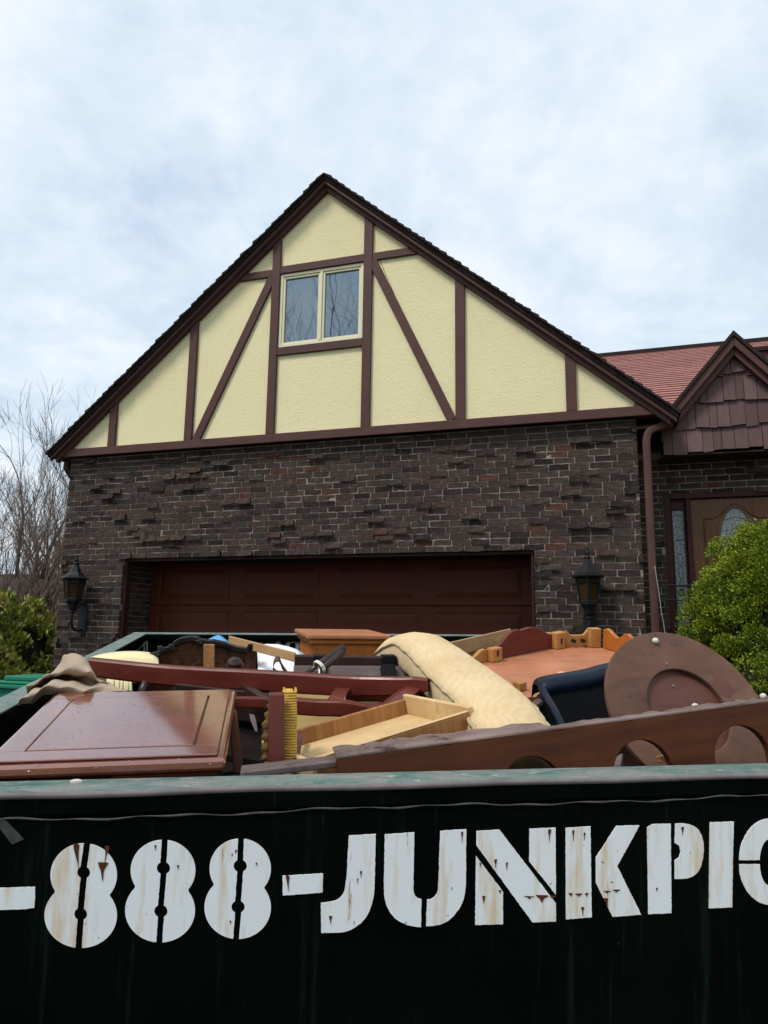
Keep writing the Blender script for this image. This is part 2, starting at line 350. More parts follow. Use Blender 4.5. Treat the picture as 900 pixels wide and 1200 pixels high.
M['white_sheet'] = plain('white_plastic_sheet', (.80, .80, .82), .5, .06, 8, bumpy=.4, bscale=14)
M['canvas'] = plain('taupe_canvas', (.40, .305, .225), .9, .14, 14, bumpy=.3, bscale=120)
M['leather'] = plain('brown_strap', (.07, .038, .028), .4, .2, 14)
M['string'] = plain('white_string', (.75, .70, .60), .8, .1)
M['cane'] = plain('brown_cane', (.075, .030, .012), .6, .75, 26, bumpy=.6, bscale=70, sc3=(1, 1, .5))
M['knob'] = plain('pale_foam_pad', (.62, .58, .52), .6, .1)
M['rubble'] = plain('near_black_filler', (.009, .0055, .004), .9, .6, 10)  # near-black colour stands in for shade deep in the load
# yard
m, t, b = mat('spruce_needles'); f = vary(t, 1)
t.links.new(ramp(t, f, [(0, (.030, .056, .006)), (.45, (.115, .165, .010)), (1, (.29, .34, .022))]), b.inputs['Base Color']); b.inputs['Roughness'].default_value = .65; b.inputs['Specular IOR Level'].default_value = .25; M['spruce'] = m
m, t, b = mat('rhododendron_leaf'); f = vary(t, 1)
t.links.new(ramp(t, f, [(0, (.05, .085, .012)), (.45, (.14, .18, .022)), (.8, (.25, .26, .036)), (1, (.30, .22, .06))]), b.inputs['Base Color']); b.inputs['Roughness'].default_value = .45; M['rhodo'] = m
M['bark'] = plain('grey_bark', (.11, .083, .066), .9, .35, 6, bumpy=.6, bscale=30, sc3=(1, 1, .3))
M['twig'] = plain('brown_twigs', (.115, .080, .064), .9, .2, 3)
M['core'] = plain('dark_core_twigs', (.012, .012, .006), .95, .3, 10)  # near-black, stands in for shade inside the shrubs; also colours the street twigs
M['green_plastic'] = plain('green_bin_plastic', (.012, .16, .095), .45, .1, 4)
M['siding'] = plain('white_siding', (.74, .75, .76), .7, .05, 2)
M['asphalt'] = plain('asphalt', (.05, .05, .052), .9, .25, 30, bumpy=.5, bscale=200)
M['grass'] = plain('winter_lawn', (.085, .085, .035), .95, .4, 3, bumpy=.5, bscale=80)
M['car_paint'] = plain('silver_blue_car', (.20, .25, .31), .3, .05, 2, metal=.4)

# ================================================================== GROUND
def gz(x, y):                                              # drive falls from the garage towards the street
    yy = min(max(-y - 0.4, 0.0), 9.0)
    return -0.0895 * yy
mb = MB(); xs = [-400, -120, -40, -16, -8, -4.2, -3.4, 0, 3.4, 4.2, 8, 16, 40, 120, 400]; ys = [-400, -120, -40, -20, -9.4, -7, -5, -3, -1.5, -.4, .5, 3, 10, 30, 60, 120, 400]
mb.grid([[(x, y, gz(x, y) - .02 + (0 if abs(x) < 60 and y < 60 else 0)) for x in xs] for y in ys])
tag(mb.build('ground', M['grass'], base=(0, 0, 0), smooth=True), kind='structure')
mb = MB(); ys2 = [-14, -9.4, -7, -5, -3, -1.5, -.4, .44]
mb.grid([[(x, y, gz(x, y) - .012) for x in (-3.3, 0, 3.3)] for y in ys2])
tag(mb.build('driveway', M['asphalt'], base=(0, 0, 0)), kind='structure')

# ================================================================== HOUSE
house = thing('house', 'brown clinker brick house with cream half timbered gable over a wide garage door', 'house', (0, 0, 0))
XL, XR, OL, OR_, LINT = -3.354, 3.479, -2.44, 2.44, 2.13
REC = 0.58
# mortar backing walls (three butting boxes) and side walls
mb = MB()
mb.box((XL + .006, .006, -.3), (OL - .012, REC, 3.43)); mb.box((OR_ + .012, .006, -.3), (XR - .006, REC, 3.43)); mb.box((OL - .012, .006, LINT + .008), (OR_ + .012, REC, 3.43))
wall = mb.build('wall', M['mortar'], house)
mb = MB(); mb.box((XL + .006, REC + .001, -.3), (XL + .3, 7.4, 3.43)); mb.box((XR - .3, REC + .001, -.3), (XR - .006, 7.4, 3.43)); mb.box((XL + .301, 7.1, -.3), (XR - .301, 7.4, 3.43))
mb.build('side_wall', M['mortar'], house)
# porch wall with the front door
PY = 0.60; PX0, PX1 = XR + .004, 8.6; DL, DR, DT = 3.735, 5.16, 2.765
mb = MB(); mb.box((PX0, PY + .006, -.3), (DL, PY + .3, 3.22)); mb.box((DR, PY + .006, -.3), (PX1, PY + .3, 3.22)); mb.box((DL, PY + .006, DT), (DR, PY + .3, 3.22))
mb.build('porch_wall', M['mortar'], house)

# ---- bricks
COURSE = .0677; BH = .0565; BLEN = .195
def brick_shape(L, clinker, r):
    n = 4; V = []; d0 = .045
    fr = [[], []]
    for k in range(2):
        for i in range(n):
            x = -L / 2 + L * i / (n - 1); z = (-1 if k == 0 else 1) * BH / 2
            y = r.uniform(-.003, .003)
            x += r.uniform(-.002, .002); z += r.uniform(-.0025, .0025)
            if clinker:
                bow = math.sin(PI * i / (n - 1))
                y -= clinker * (.8 + .35 * r.random()) * (.55 + .2 * r.random() if k else 1.0)
                z += r.uniform(-.005, .005) - (.006 if k == 0 else .002) * bow; x += r.uniform(-.006, .006)
            fr[k].append((x, y, z))
    bk = [[(x * .96, d0, (-1 if k == 0 else 1) * BH / 2) for (x, _, _) in fr[k]] for k in range(2)]
    V = fr[0] + fr[1] + bk[0] + bk[1]; f = []
    for i in range(n - 1):
        f += [(i, i + 1, n + i + 1, n + i), (n + i, n + i + 1, 3 * n + i + 1, 3 * n + i), (2 * n + i, 2 * n + i + 1, i + 1, i)]
    f += [(0, n, 3 * n, 2 * n), (2 * n - 1, n - 1, 3 * n - 1, 4 * n - 1)]
    return V, f
rb = random.Random(5)
SPEC = []                                                   # (x centre, z centre, y face, length, clinker depth)
def lay(x0, x1, zlo, zhi, yf, hole=None):
    k0 = math.ceil((zlo - LINT) / COURSE - 1e-6); k1 = math.floor((zhi - LINT) / COURSE + 1e-6)
    for k in range(k0, k1):
        z = LINT + (k + .5) * COURSE
        x = x0 - (.1025 if k % 2 else 0.0) + rb.uniform(-.012, .012)
        while x < x1:
            L = .205 + rb.uniform(-.012, .012); a, c = max(x, x0), min(x + L, x1)
            segs = [(a, c)]
            if hole and z < hole[2]:
                segs = []
                if a < hole[0]: segs.append((a, min(c, hole[0])))
                if c > hole[1]: segs.append((max(a, hole[1]), c))
            for p, q in segs:
                if q - p > .035:
                    cl = 0.0
                    if rb.random() < .14: cl = rb.choice([.010, .016, .024, .032, .042, .052])
                    SPEC.append(((p + q) / 2, z, yf, q - p - .0112, cl))
            x += L
lay(XL, XR, 0.0, 3.42, 0.0, (OL, OR_, LINT))
lay(PX0, 6.6, 0.6, 3.2, PY, (DL, DR, DT))
def brick_area(s):
    p = proj((s[0], s[2], s[1])); a = proj((s[0] - s[3] / 2, s[2], s[1])); c = proj((s[0] + s[3] / 2, s[2], s[1]))
    if not (0 < p[0] < 900) or p[1] > 742: return 0
    if s[2] > .3 and (p[0] > 800 and p[1] > 562): return 0
    d = RC[:, 2] @ (np.array((s[0], s[2], s[1])) - CAM)
    return (c[0] - a[0]) * F * BH / d * (1.25 if s[4] else 1)
order = sorted(range(len(SPEC)), key=lambda i: -brick_area(SPEC[i])); single = set(order[:298])
shapes = {}
stuff = MB()
for i, (x, z, yf, L, cl) in enumerate(SPEC):
    key = (round(L / .01) * .01, cl, rb.randrange(4)); Lk = key[0]
    tilt = rb.uniform(-.07, .07) if cl else rb.uniform(-.012, .012)
    yj = yf + rb.uniform(-.004, .004)
    if i in single:
        if key not in shapes:
            V, f_ = brick_shape(max(Lk, .04), cl, rb); q = MB(); q.add(V, f_, rb.random())
            shapes[key] = q.mesh('brick', M['brick'], Matrix.Identity(4))
        mw = Matrix.Translation((x, yj, z)) @ Euler((0, tilt * .6, tilt)).to_matrix().to_4x4() @ Matrix.Scale(L / max(Lk, .04), 4, (1, 0, 0))
        o = bpy.data.objects.new('brick', shapes[key]); link(o, house, mw)
    else:
        V, f_ = brick_shape(L, cl, rb); c_, s_ = math.cos(tilt), math.sin(tilt)
        stuff.add([(x + a * c_ - b_ * s_, yj + a * s_ + b_ * c_, z + c - a * tilt * .5) for a, b_, c in V], f_, rb.random())
# bricks lining the garage reveals and lintel underside
for sx, x in ((1, OL - .012), (-1, OR_ + .012)):
    for k in range(-31, 0):
        z = LINT + (k + .5) * COURSE; y = .06 + (.05 if k % 2 else 0)
        while y < REC - .02:
            y1 = min(y + .19, REC - .005); stuff.box((min(x, x + sx * .012), y, z - BH / 2), (max(x, x + sx * .012), y1, z + BH / 2), rb.random()); y = y1 + .011
o = stuff.build('brickwork', M['brick'], house, fix=False); o['kind'] = 'stuff'

# ---- gable: stucco, timbers, rakes
AX, AZ, SL = 0.125, 6.655, 0.867
def roofz(x): return AZ - SL * abs(x - AX)
SY = -.075; TY = -.112                                     # stucco face, timber face
mb = MB()
GX0, GX1, GZ = -3.24, 3.46, 3.47
zin = .152
def under(x, d=zin): return roofz(x) - d
def poly_panel(pts):                                       # polygon in x,z -> panel with thickness
    mb = MB(); mb.prism([(x, SY, z) for x, z in pts], (0, .06, 0)); return mb
# vertical stud centres and their half widths
studs = [-2.675, -1.586, -.505, .655, 1.72, 2.862]; HW = .052
zb0 = 3.425; zb1 = 3.525                                    # bottom band
WX0, WX1, WZ0, WZ1 = -.452, .602, 4.575, 5.50              # window opening
HZ0, HZ1 = 5.503, 5.597                                    # head rail
SZ0, SZ1 = 4.475, 4.572
# stucco infill: one panel per bay, each its own part, tucked behind the timbers
xs_ = [GX0] + studs + [GX1]
for i in range(len(xs_) - 1):
    a = xs_[i]; c = xs_[i + 1]; a += 0 if i == 0 else .003; c -= 0 if i == len(xs_) - 2 else .003
    if i == 3:
        poly_panel([(a, zb0), (c, zb0), (c, SZ1 - .02), (a, SZ1 - .02)]).build('stucco_panel', M['stucco'], house)
        poly_panel([(a, HZ0 + .02), (c, HZ0 + .02), (c, under(c) + .03), (AX, under(AX) + .03), (a, under(a) + .03)]).build('stucco_panel', M['stucco'], house)
    elif i in (2, 4):
        # the diagonal brace and the short rail split this bay in three
        if i == 2: hi, lo = (-.62, 5.44), (-1.49, 3.50); zr = 5.53
        else: hi, lo = (.77, 5.46), (1.63, 3.50); zr = 5.548
        if i == 2:
            xr_ = AX - (AZ - zin - zr) / SL
            poly_panel([(a, zb0), (lo[0] - .003, zb0), (hi[0] - .003, zr - .004), (max(a, xr_ - .05), zr - .004), (a, under(a) + .03)]).build('stucco_panel', M['stucco'], house)
            poly_panel([(lo[0] + .003, zb0), (c, zb0), (c, zr - .004), (hi[0] + .003, zr - .004)]).build('stucco_panel', M['stucco'], house)
            poly_panel([(xr_ - .05, zr), (c, zr), (c, under(c) + .03)]).build('stucco_panel', M['stucco'], house)
        else:
            xr_ = AX + (AZ - zin - zr) / SL
            poly_panel([(lo[0] + .003, zb0), (c, zb0), (c, under(c) + .03), (min(c, xr_ + .05), zr - .004), (hi[0] + .003, zr - .004)]).build('stucco_panel', M['stucco'], house)
            poly_panel([(a, zb0), (lo[0] - .003, zb0), (hi[0] - .003, zr - .004), (a, zr - .004)]).build('stucco_panel', M['stucco'], house)
            poly_panel([(a, zr), (xr_ + .05, zr), (a, under(a) + .03)]).build('stucco_panel', M['stucco'], house)
    else:
        poly_panel([(a, zb0), (c, zb0), (c, under(c) + .03), (a, under(a) + .03)]).build('stucco_panel', M['stucco'], house)
mb = MB(); mb.prism([(XL, -.012, 3.432), (XR, -.012, 3.432), (XR, -.012, under(XR)), (AX, -.012, under(AX)), (XL, -.012, under(XL))], (0, .4, 0))
# sheathing behind the gable, with the window opening left as a recess in front
mb.build('gable_sheathing', M['trim_dark'], house)
def timber(P, w, y0=TY, d=.05, rnd=0):
    (x0, z0), (x1, z1) = P; dx, dz = x1 - x0, z1 - z0; L = math.hypot(dx, dz); nx, nz = -dz / L * w / 2, dx / L * w / 2
    mb = MB(); mb.prism([(x0 + nx, y0, z0 + nz), (x1 + nx, y0, z1 + nz), (x1 - nx, y0, z1 - nz), (x0 - nx, y0, z0 - nz)], (0, d, 0))
    return mb.build('timber', M['trim'], house, bevel=.004, seg=1)
for s in studs: timber([(s, zb1 + .001), (s, under(s) + .02)], HW * 2, TY - .001 * abs(s) * .3)
timber([(-.557, 5.48), (-1.475, 3.527)], .10, TY + .004); timber([(.707, 5.50), (1.63, 3.527)], .10, TY + .004)
timber([(AX - (AZ - zin - 5.53) / SL - .02, 5.53), (-.557, 5.53)], .09, TY + .006); timber([(.707, 5.548), (AX + (AZ - zin - 5.548) / SL + .02, 5.548)], .09, TY + .006)
timber([(-.453, 5.55), (.603, 5.55)], .094, TY + .004); timber([(-.453, 4.523), (.603, 4.523)], .096, TY + .004)
timber([(-3.48, 3.475), (3.80, 3.475)], .10, TY - .004, .11)
# boxed eave ends
for s, x0, x1 in ((-1, -3.48, GX0), (1, GX1, 3.80)):
    xa, xb = (x0, x1)
    mb = MB()
    if s < 0: mb.prism([(xa, TY + .002, 3.527), (xb, TY + .002, 3.527), (xb, TY + .002, under(xb) + .02), (xa, TY + .002, max(3.53, under(xa) + .02))], (0, .06, 0))
    else: mb.prism([(xa, TY + .002, 3.527), (xb, TY + .002, 3.527), (xb, TY + .002, max(3.53, under(xb) + .02)), (xa, TY + .002, under(xa) + .02)], (0, .06, 0))
    mb.build('eave_return', M['trim'], house)
# rake boards (frieze, fascia) and shingle edge, each slope its own part
XTL, XTR = -3.515, 3.835
def rake(d0, d1, y0, y1, name, mt, ext=0.0):
    for s, xt in ((-1, XTL), (1, XTR)):
        xe = xt + s * ext
        if s < 0: pts = [(AX, AZ - d0), (xe, roofz(xe) - d0), (xe, roofz(xe) - d1), (AX, AZ - d1)]
        else: pts = [(AX, AZ - d1), (xe, roofz(xe) - d1), (xe, roofz(xe) - d0), (AX, AZ - d0)]
        mb = MB(); mb.prism([(x, y0, z) for x, z in pts], (0, y1 - y0, 0)); mb.build(name, mt, house, bevel=.004, seg=1)
rake(.105, .182, -.135, -.06, 'frieze_board', M['trim'], -.05)
rake(.075, .125, -.185, -.136, 'fascia_board', M['trim'], 0)
for s, xt in ((-1, XTL), (1, XTR)):
    mb = MB(); xe = xt + s * .012
    mb.prism([(AX, -.205, AZ - .03), (xe, -.205, roofz(xe) - .03), (xe, -.205, roofz(xe) - .074), (AX, -.205, AZ - .074)], (0, 7.6, 0))
    mb.build('roof_deck', M['shingle_edge'], house)
    # shingle courses stepping down the slope
    mb = MB(); n = 46; Ltot = abs(xe - AX)
    for k in range(n):
        a0 = Ltot * k / n; a1 = Ltot * (k + 1.25) / n
        for j in range(24):
            y0 = -.235 + rb.uniform(-.012, .008) if j == 0 else -.2 + j * .32
            y1 = -.2 + (j + 1) * .32 - .004
            th = .034 + rb.uniform(-.006, .010)
            x0 = AX + s * a0; x1 = AX + s * min(a1, Ltot + .03)
            mb.hexa([(x0, y0, roofz(x0) - .030), (x1, y0, roofz(x1) - .030), (x1, y1, roofz(x1) - .030), (x0, y1, roofz(x0) - .030),
                     (x0, y0, roofz(x0) - .016), (x1, y0, roofz(x1) - .03 + th), (x1, y1, roofz(x1) - .03 + th), (x0, y1, roofz(x0) - .016)], rb.random())
    o = mb.build('roof_shingles', M['shingle_edge'], house, fix=False); o['kind'] = 'stuff'
# eave soffits
for x0, x1 in ((XTL + .03, XL - .002), (XR + .002, XTR - .03)):
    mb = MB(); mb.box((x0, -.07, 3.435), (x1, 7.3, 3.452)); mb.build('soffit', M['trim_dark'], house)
# dark gutter end tucked under the left eave
mb = MB(); mb.tube(catmull([(-3.40, .02, 3.42), (-3.42, .02, 3.33), (-3.385, .05, 3.25), (-3.37, .10, 3.2)], 5), .045, 8); mb.build('gutter_elbow', M['trim_dark'], house, smooth=True)

# ---- window
win = MB(); wy0, wy1 = -.088, -.02
def ring(mb, x0, x1, z0, z1, w, y0, y1):
    mb.box((x0, y0, z0), (x0 + w, y1, z1)); mb.box((x1 - w, y0, z0), (x1, y1, z1))
    mb.box((x0 + w, y0, z0), (x1 - w, y1, z0 + w)); mb.box((x0 + w, y0, z1 - w), (x1 - w, y1, z1))
ring(win, WX0, WX1, WZ0, WZ1, .036, wy0, wy1)
xm = (WX0 + WX1) / 2; win.box((xm - .016, wy0 - .004, WZ0 + .036), (xm + .016, wy1, WZ1 - .036))
w_o = win.build('window', M['vinyl'], house, bevel=.004, seg=1)
for x0, x1 in ((WX0 + .0365, xm - .0165), (xm + .0165, WX1 - .0365)):
    mb = MB(); ring(mb, x0, x1, WZ0 + .0365, WZ1 - .0365, .026, -.076, -.03); mb.build('sash', M['vinyl'], w_o, bevel=.003, seg=1)
    mb = MB(); mb.box((x0 + .026, -.052, WZ0 + .0625), (x1 - .026, -.046, WZ1 - .0625)); mb.build('pane', M['glass'], w_o)

# ---- garage door
gd = MB(); SEC = .533
for k in range(4):
    z1 = LINT - .004 - k * SEC; gd.box((OL + .01, REC - .02, z1 - SEC + .006), (OR_ - .01, REC + .03, z1))
gdo = gd.build('garage_door', M['garage'], house, bevel=.006, seg=1)
pan = MB()
pw, ph = 1.00, .40
def raised(mb, x, z):
    a, b_ = pw / 2, ph / 2; y = REC - .02; o = [(x - a, y - .006, z - b_), (x + a, y - .006, z - b_), (x + a, y - .006, z + b_), (x - a, y - .006, z + b_)]
    i1 = [(px_ + (.02 if px_ < x else -.02), y + .0, pz + (.02 if pz < z else -.02)) for px_, _, pz in o]
    i2 = [(px_ + (.05 if px_ < x else -.05), y - .002, pz + (.05 if pz < z else -.05)) for px_, _, pz in o]
    i3 = [(px_ + (.075 if px_ < x else -.075), y - .016, pz + (.075 if pz < z else -.075)) for px_, _, pz in o]
    base = [(px_, y + .002, pz) for px_, _, pz in o]
    V = base + o + [(a_, y - .001 if k else y - .001, c_) for k, (a_, _, c_) in enumerate(i1)] + i3
    f = []
    for L_ in range(3):
        for j in range(4): f.append((L_ * 4 + j, L_ * 4 + (j + 1) % 4, L_ * 4 + 4 + (j + 1) % 4, L_ * 4 + 4 + j))
    f.append((12, 13, 14, 15)); mb.add(V, f); return mb
src = None
for k in range(4):
    for xc in (-1.80, -.62, .60, 1.78):
        z = LINT - .004 - (k + .5) * SEC
        if src is None: src = raised(MB(), 0, 0).mesh('raised_panel', M['garage'], Matrix.Identity(4))
        o = bpy.data.objects.new('raised_panel', src); link(o, gdo, Matrix.Translation((xc, 0, z)))
# jamb and head trim
for x0, x1 in ((OL, OL + .03), (OR_ - .03, OR_)):
    mb = MB(); mb.box((x0 + .0015, .035, -.1), (x1 - .0015, .13, LINT - .002)); mb.build('jamb_trim', M['door_red'], house, bevel=.003, seg=1)
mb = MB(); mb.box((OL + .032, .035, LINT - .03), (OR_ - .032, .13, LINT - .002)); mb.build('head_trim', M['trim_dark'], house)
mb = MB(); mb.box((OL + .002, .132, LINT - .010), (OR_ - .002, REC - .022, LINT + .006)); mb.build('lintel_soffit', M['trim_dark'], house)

# ---- downspout
mb = MB()
pth = catmull([(3.80, -.02, 3.345), (3.70, -.02, 3.325), (3.60, -.03, 3.285), (3.562, -.03, 3.20), (3.558, -.03, 3.0), (3.556, -.03, 2.0), (3.555, -.03, .1)], 6)
rings = []
for i, p in enumerate(pth):
    t_ = unit(pth[min(i + 1, len(pth) - 1)] - pth[max(i - 1, 0)]); nx = np.array([-t_[2], 0, t_[0]]); ny = np.array([0, 1., 0])
    rings.append([p + nx * .037 * math.copysign(abs(math.cos(a)) ** .45, math.cos(a)) + ny * .03 * math.copysign(abs(math.sin(a)) ** .45, math.sin(a)) for a in np.linspace(0, 2 * PI, 16, endpoint=False)])
mb.loft(rings); mb.build('downspout', M['trim'], house, smooth=True)
mb = MB(); mb.tube(catmull([(3.575, -.07, 1.95), (3.60, -.075, 1.7), (3.615, -.075, 1.5), (3.635, -.07, 1.3), (3.65, -.07, .6)], 5), .0028, 5); mb.build('loose_cable', M['white_cable'], house, smooth=True)
# gutter across the porch side eave (dark, under the shingle line)
mb = MB(); mb.box((3.70, -.05, 3.36), (3.83, .10, 3.40)); mb.build('gutter', M['trim'], house)

# ---- front door, sidelight, frame
fd_x0, fd_x1, fd_z0 = 3.995, 4.83, .70
mb = MB()
fy = PY + .02
mb.box((DL, fy - .03, fd_z0), (DL + .062, fy + .09, DT - .002)); mb.box((3.945, fy - .035, fd_z0), (fd_x0 - .003, fy + .09, DT - .062)); mb.box((fd_x1 + .003, fy - .035, fd_z0), (fd_x1 + .05, fy + .09, DT - .062)); mb.box((DR - .062, fy - .03, fd_z0), (DR, fy + .09, DT - .002))
mb.box((DL + .062, fy - .032, DT - .06), (DR - .062, fy + .09, DT - .002))
mb.build('door_frame', M['door_red'], house, bevel=.006)
for x0, x1 in ((DL + .064, 3.943), (fd_x1 + .052, DR - .064)):
    mb = MB(); z0, z1 = fd_z0, DT - .064
    ring(mb, x0, x1, z0, z1, .018, fy + .005, fy + .06)
    mb.box((x0 + .018, fy + .003, z1 - .105), (x1 - .018, fy + .06, z1 - .018))
    sl_ = mb.build('sidelight', M['door_red'], house, bevel=.004)
    mb = MB(); mb.box((x0 + .018, fy + .03, z0 + .018), (x1 - .018, fy + .04, z1 - .105)); mb.build('leaded_pane', M['leaded'], sl_)
    mb = MB(); xc = (x0 + x1) / 2
    for zz in (z1 - .16, z1 - .42, z1 - .98): mb.tube([(x0 + .036, fy + .026, zz), (x1 - .036, fy + .026, zz + .004)], .004, 5)
    for k in range(3):
        zc = z1 - .62 - k * .13
        mb.tube([(xc + .028 * math.sin(a) * (1 - .2 * k), fy + .026, zc + .06 * math.cos(a)) for a in np.linspace(0, 2 * PI, 14)], .0035, 5)
    mb.build('lead_came', M['pale_metal'], sl_)
mb = MB(); mb.box((fd_x0, fy + .01, fd_z0 + .002), (fd_x1, fy + .06, DT - .064))
fdo = mb.build('front_door', M['door_wood'], house, bevel=.004)
ocx, ocz, orx, orz = (fd_x0 + fd_x1) / 2, 2.13, .165, .46
el = lambda rx, rz, y, n=40: [(ocx + rx * math.cos(a), y, ocz + rz * math.sin(a)) for a in np.linspace(0, 2 * PI, n, endpoint=False)]
mb = MB(); mb.strip(el(orx + .035, orz + .035, fy - .006), el(orx, orz, fy - .006), (0, .02, 0), True); mb.build('oval_moulding', M['door_wood'], fdo, bevel=.006)
mb = MB(); mb.prism(el(orx - .001, orz - .001, fy - .001), (0, .008, 0)); mb.build('oval_pane', M['leaded'], fdo)
mb = MB()
for k in range(-3, 4):
    zz = ocz + k * .115; hw = orx * math.sqrt(max(0, 1 - ((zz - ocz) / orz) ** 2)) * .97
    mb.tube([(ocx - hw, fy - .004, zz), (ocx, fy - .004, zz + .03), (ocx + hw, fy - .004, zz)], .0045, 5)
mb.tube([(ocx + .085 * math.cos(a), fy - .004, ocz + .27 * math.sin(a)) for a in np.linspace(0, 2 * PI, 24)], .0045, 5)
mb.build('lead_came', M['pale_metal'], fdo)
arch = [(fd_x0 + .125, 1.1), (fd_x0 + .125, 2.495)] + [(fd_x0 + .125 + (fd_x1 - fd_x0 - .25) * t_, 2.495 + .135 * (.5 - .5 * math.cos(2 * PI * min(max((t_ - .12) / .76, 0), 1)))) for t_ in np.linspace(0.02, .98, 22)] + [(fd_x1 - .125, 2.495), (fd_x1 - .125, 1.1)]
mb = MB(); mb.tube([(x, fy + .008, z) for x, z in arch], .011, 6); mb.build('arched_moulding', M['door_wood'], fdo, smooth=True)
mb = MB(); mb.box((fd_x0 - .2, PY - 1.0, .5), (fd_x1 + .4, PY + .0, .68)); mb.box((fd_x0 - .3, PY - 1.35, .3), (fd_x1 + .5, PY - 1.002, .5)); mb.box((fd_x0 - .4, PY - 1.7, -.3), (fd_x1 + .6, PY - 1.353, .3)); mb.build('door_step', M['mortar'], house)

# ---- porch gable with shakes
GY = .25; PAX, PAZ, PS = 4.43, 4.265, 1.19
def pz(x): return PAZ - PS * abs(x - PAX)
PXL, PXR, PZB = 3.735, 5.125, 3.105
mb = MB(); mb.prism([(PXL + .02, GY + .03, PZB + .03), (PXR - .02, GY + .03, PZB + .03), (PXR - .02, GY + .03, pz(PXR - .02) - .04), (PAX, GY + .03, PAZ - .1), (PXL + .02, GY + .03, pz(PXL + .02) - .04)], (0, .32, 0)); mb.build('porch_gable', M['trim_dark'], house)
rows = [3.105, 3.345, 3.605, 3.875, 4.09]
rs = random.Random(3)
for k in range(4):
    z0, z1 = rows[k], rows[k + 1] + .055; x = PXL + rs.uniform(-.06, 0)
    while x < PXR:
        w = rs.choice([.075, .10, .115, .125, .135, .145]); a, c = max(x, PXL), min(x + w - .005, PXR); x += w
        if c - a < .03: continue
        zb = z0 + rs.uniform(-.014, .030); lim = lambda q: min(z1, pz(q) - .045)
        ta, tb = lim(a), lim(c)
        if max(ta, tb) < zb + .03: continue
        y0 = GY - .012 - rs.uniform(0, .014); y1 = GY + .012
        tops = [(a, ta), (c, tb)]
        if a < PAX < c: tops = [(a, ta), (PAX, min(z1, PAZ - .045)), (c, tb)]
        sk = rs.uniform(-.012, .012)
        if ta < zb + .01: a2 = PAX - (PAZ - .045 - zb) / PS; pts_ = [(a2, zb), (c, zb)]
        elif tb < zb + .01: c2 = PAX + (PAZ - .045 - zb) / PS; pts_ = [(a, zb), (c2, zb)]
        else: pts_ = [(a, zb), (c, zb + sk)]
        up_ = [q for q in reversed(tops) if q[1] > zb + .01]
        n0 = len(pts_); allp = pts_ + up_
        mb = MB(); fr_ = [(q[0], (y0 if i < n0 else y1 - .004), q[1]) for i, q in enumerate(allp)]
        bk = [(q[0], y1 + .02, q[1]) for q in allp]; n = len(allp)
        mb.add(fr_ + bk, [tuple(range(n))] + [(i, n + i, n + (i + 1) % n, (i + 1) % n) for i in range(n)], rs.random())
        mb.build('shake', M['shake'], house)
for d0, d1, y0, y1, nm, mt in ((.10, .20, GY - .075, GY - .02, 'porch_frieze', M['trim']), (.02, .118, GY - .12, GY - .077, 'porch_fascia', M['trim'])):
    for s in (-1, 1):
        xe = PAX + s * .715
        pts = [(PAX, PAZ - d0), (xe, pz(xe) - d0), (xe, pz(xe) - d1), (PAX, PAZ - d1)]
        if s > 0: pts = pts[::-1]
        mb = MB(); mb.prism([(x, y0, z) for x, z in pts], (0, y1 - y0, 0)); mb.build(nm, mt, house, bevel=.004, seg=1)
for s in (-1, 1):
    xe = PAX + s * .74; mb = MB()
    pts = [(PAX, PAZ + .035), (xe, pz(xe) + .035), (xe, pz(xe) - .015), (PAX, PAZ - .015)]
    if s > 0: pts = pts[::-1]
    mb.prism([(x, GY - .14, z) for x, z in pts], (0, 1.4, 0)); mb.build('porch_roof', M['shingle_edge'], house)
mb = MB(); mb.box((PXL - .02, GY - .0, 3.085), (PXR + .02, PY - .004, 3.10)); mb.build('porch_soffit', M['trim_dark'], house)
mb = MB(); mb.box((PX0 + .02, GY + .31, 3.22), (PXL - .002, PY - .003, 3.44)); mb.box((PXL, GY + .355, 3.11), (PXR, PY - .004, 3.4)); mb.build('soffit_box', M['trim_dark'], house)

# ---- main roof, red shingle courses
RY0, RZ0, RY1, RZ1 = .10, 3.36, 4.55, 5.88
mb = MB(); mb.prism([(3.0, RY0 + .8, RZ0 - .05 + .8 * (RZ1 - RZ0) / (RY1 - RY0)), (9.5, RY0 + .8, RZ0 - .05 + .8 * (RZ1 - RZ0) / (RY1 - RY0)), (9.5, RY1, RZ1 - .05), (3.0, RY1, RZ1 - .05)], (0, 0, -.05)); mb.build('main_roof_deck', M['trim_dark'], house)
mb = MB(); nC = 36; nv = unit((0, -(RZ1 - RZ0), RY1 - RY0))
for k in range(nC):
    t0, t1 = k / nC, (k + 1.12) / nC; x = 2.95 - rb.random() * .3
    while x < 9.4:
        w = rb.uniform(.22, .36); a, c = x, x + w - .004; x += w
        P0 = lambda q, t_: np.array([q, RY0 + (RY1 - RY0) * t_, RZ0 + (RZ1 - RZ0) * t_])
        if RY0 + (RY1 - RY0) * t0 < .72 and abs((a + c) / 2 - PAX) < .72: continue
        A, B, C_, D_ = P0(a, t0), P0(c, t0), P0(c, min(t1, 1)), P0(a, min(t1, 1)); th = .013 + rb.uniform(0, .003)
        mb.hexa([A - nv * .012, B - nv * .012, C_ - nv * .03, D_ - nv * .03, A + nv * th, B + nv * th, C_ + nv * .001, D_ + nv * .001], rb.random())
o = mb.build('main_roof_shingles', M['red_shingle'], house, fix=False); o['kind'] = 'stuff'
mb = MB(); mb.box((2.9, RY1 - .06, RZ1 - .02), (9.5, RY1 + .10, RZ1 + .045)); mb.build('ridge_cap', M['shingle_edge'], house)
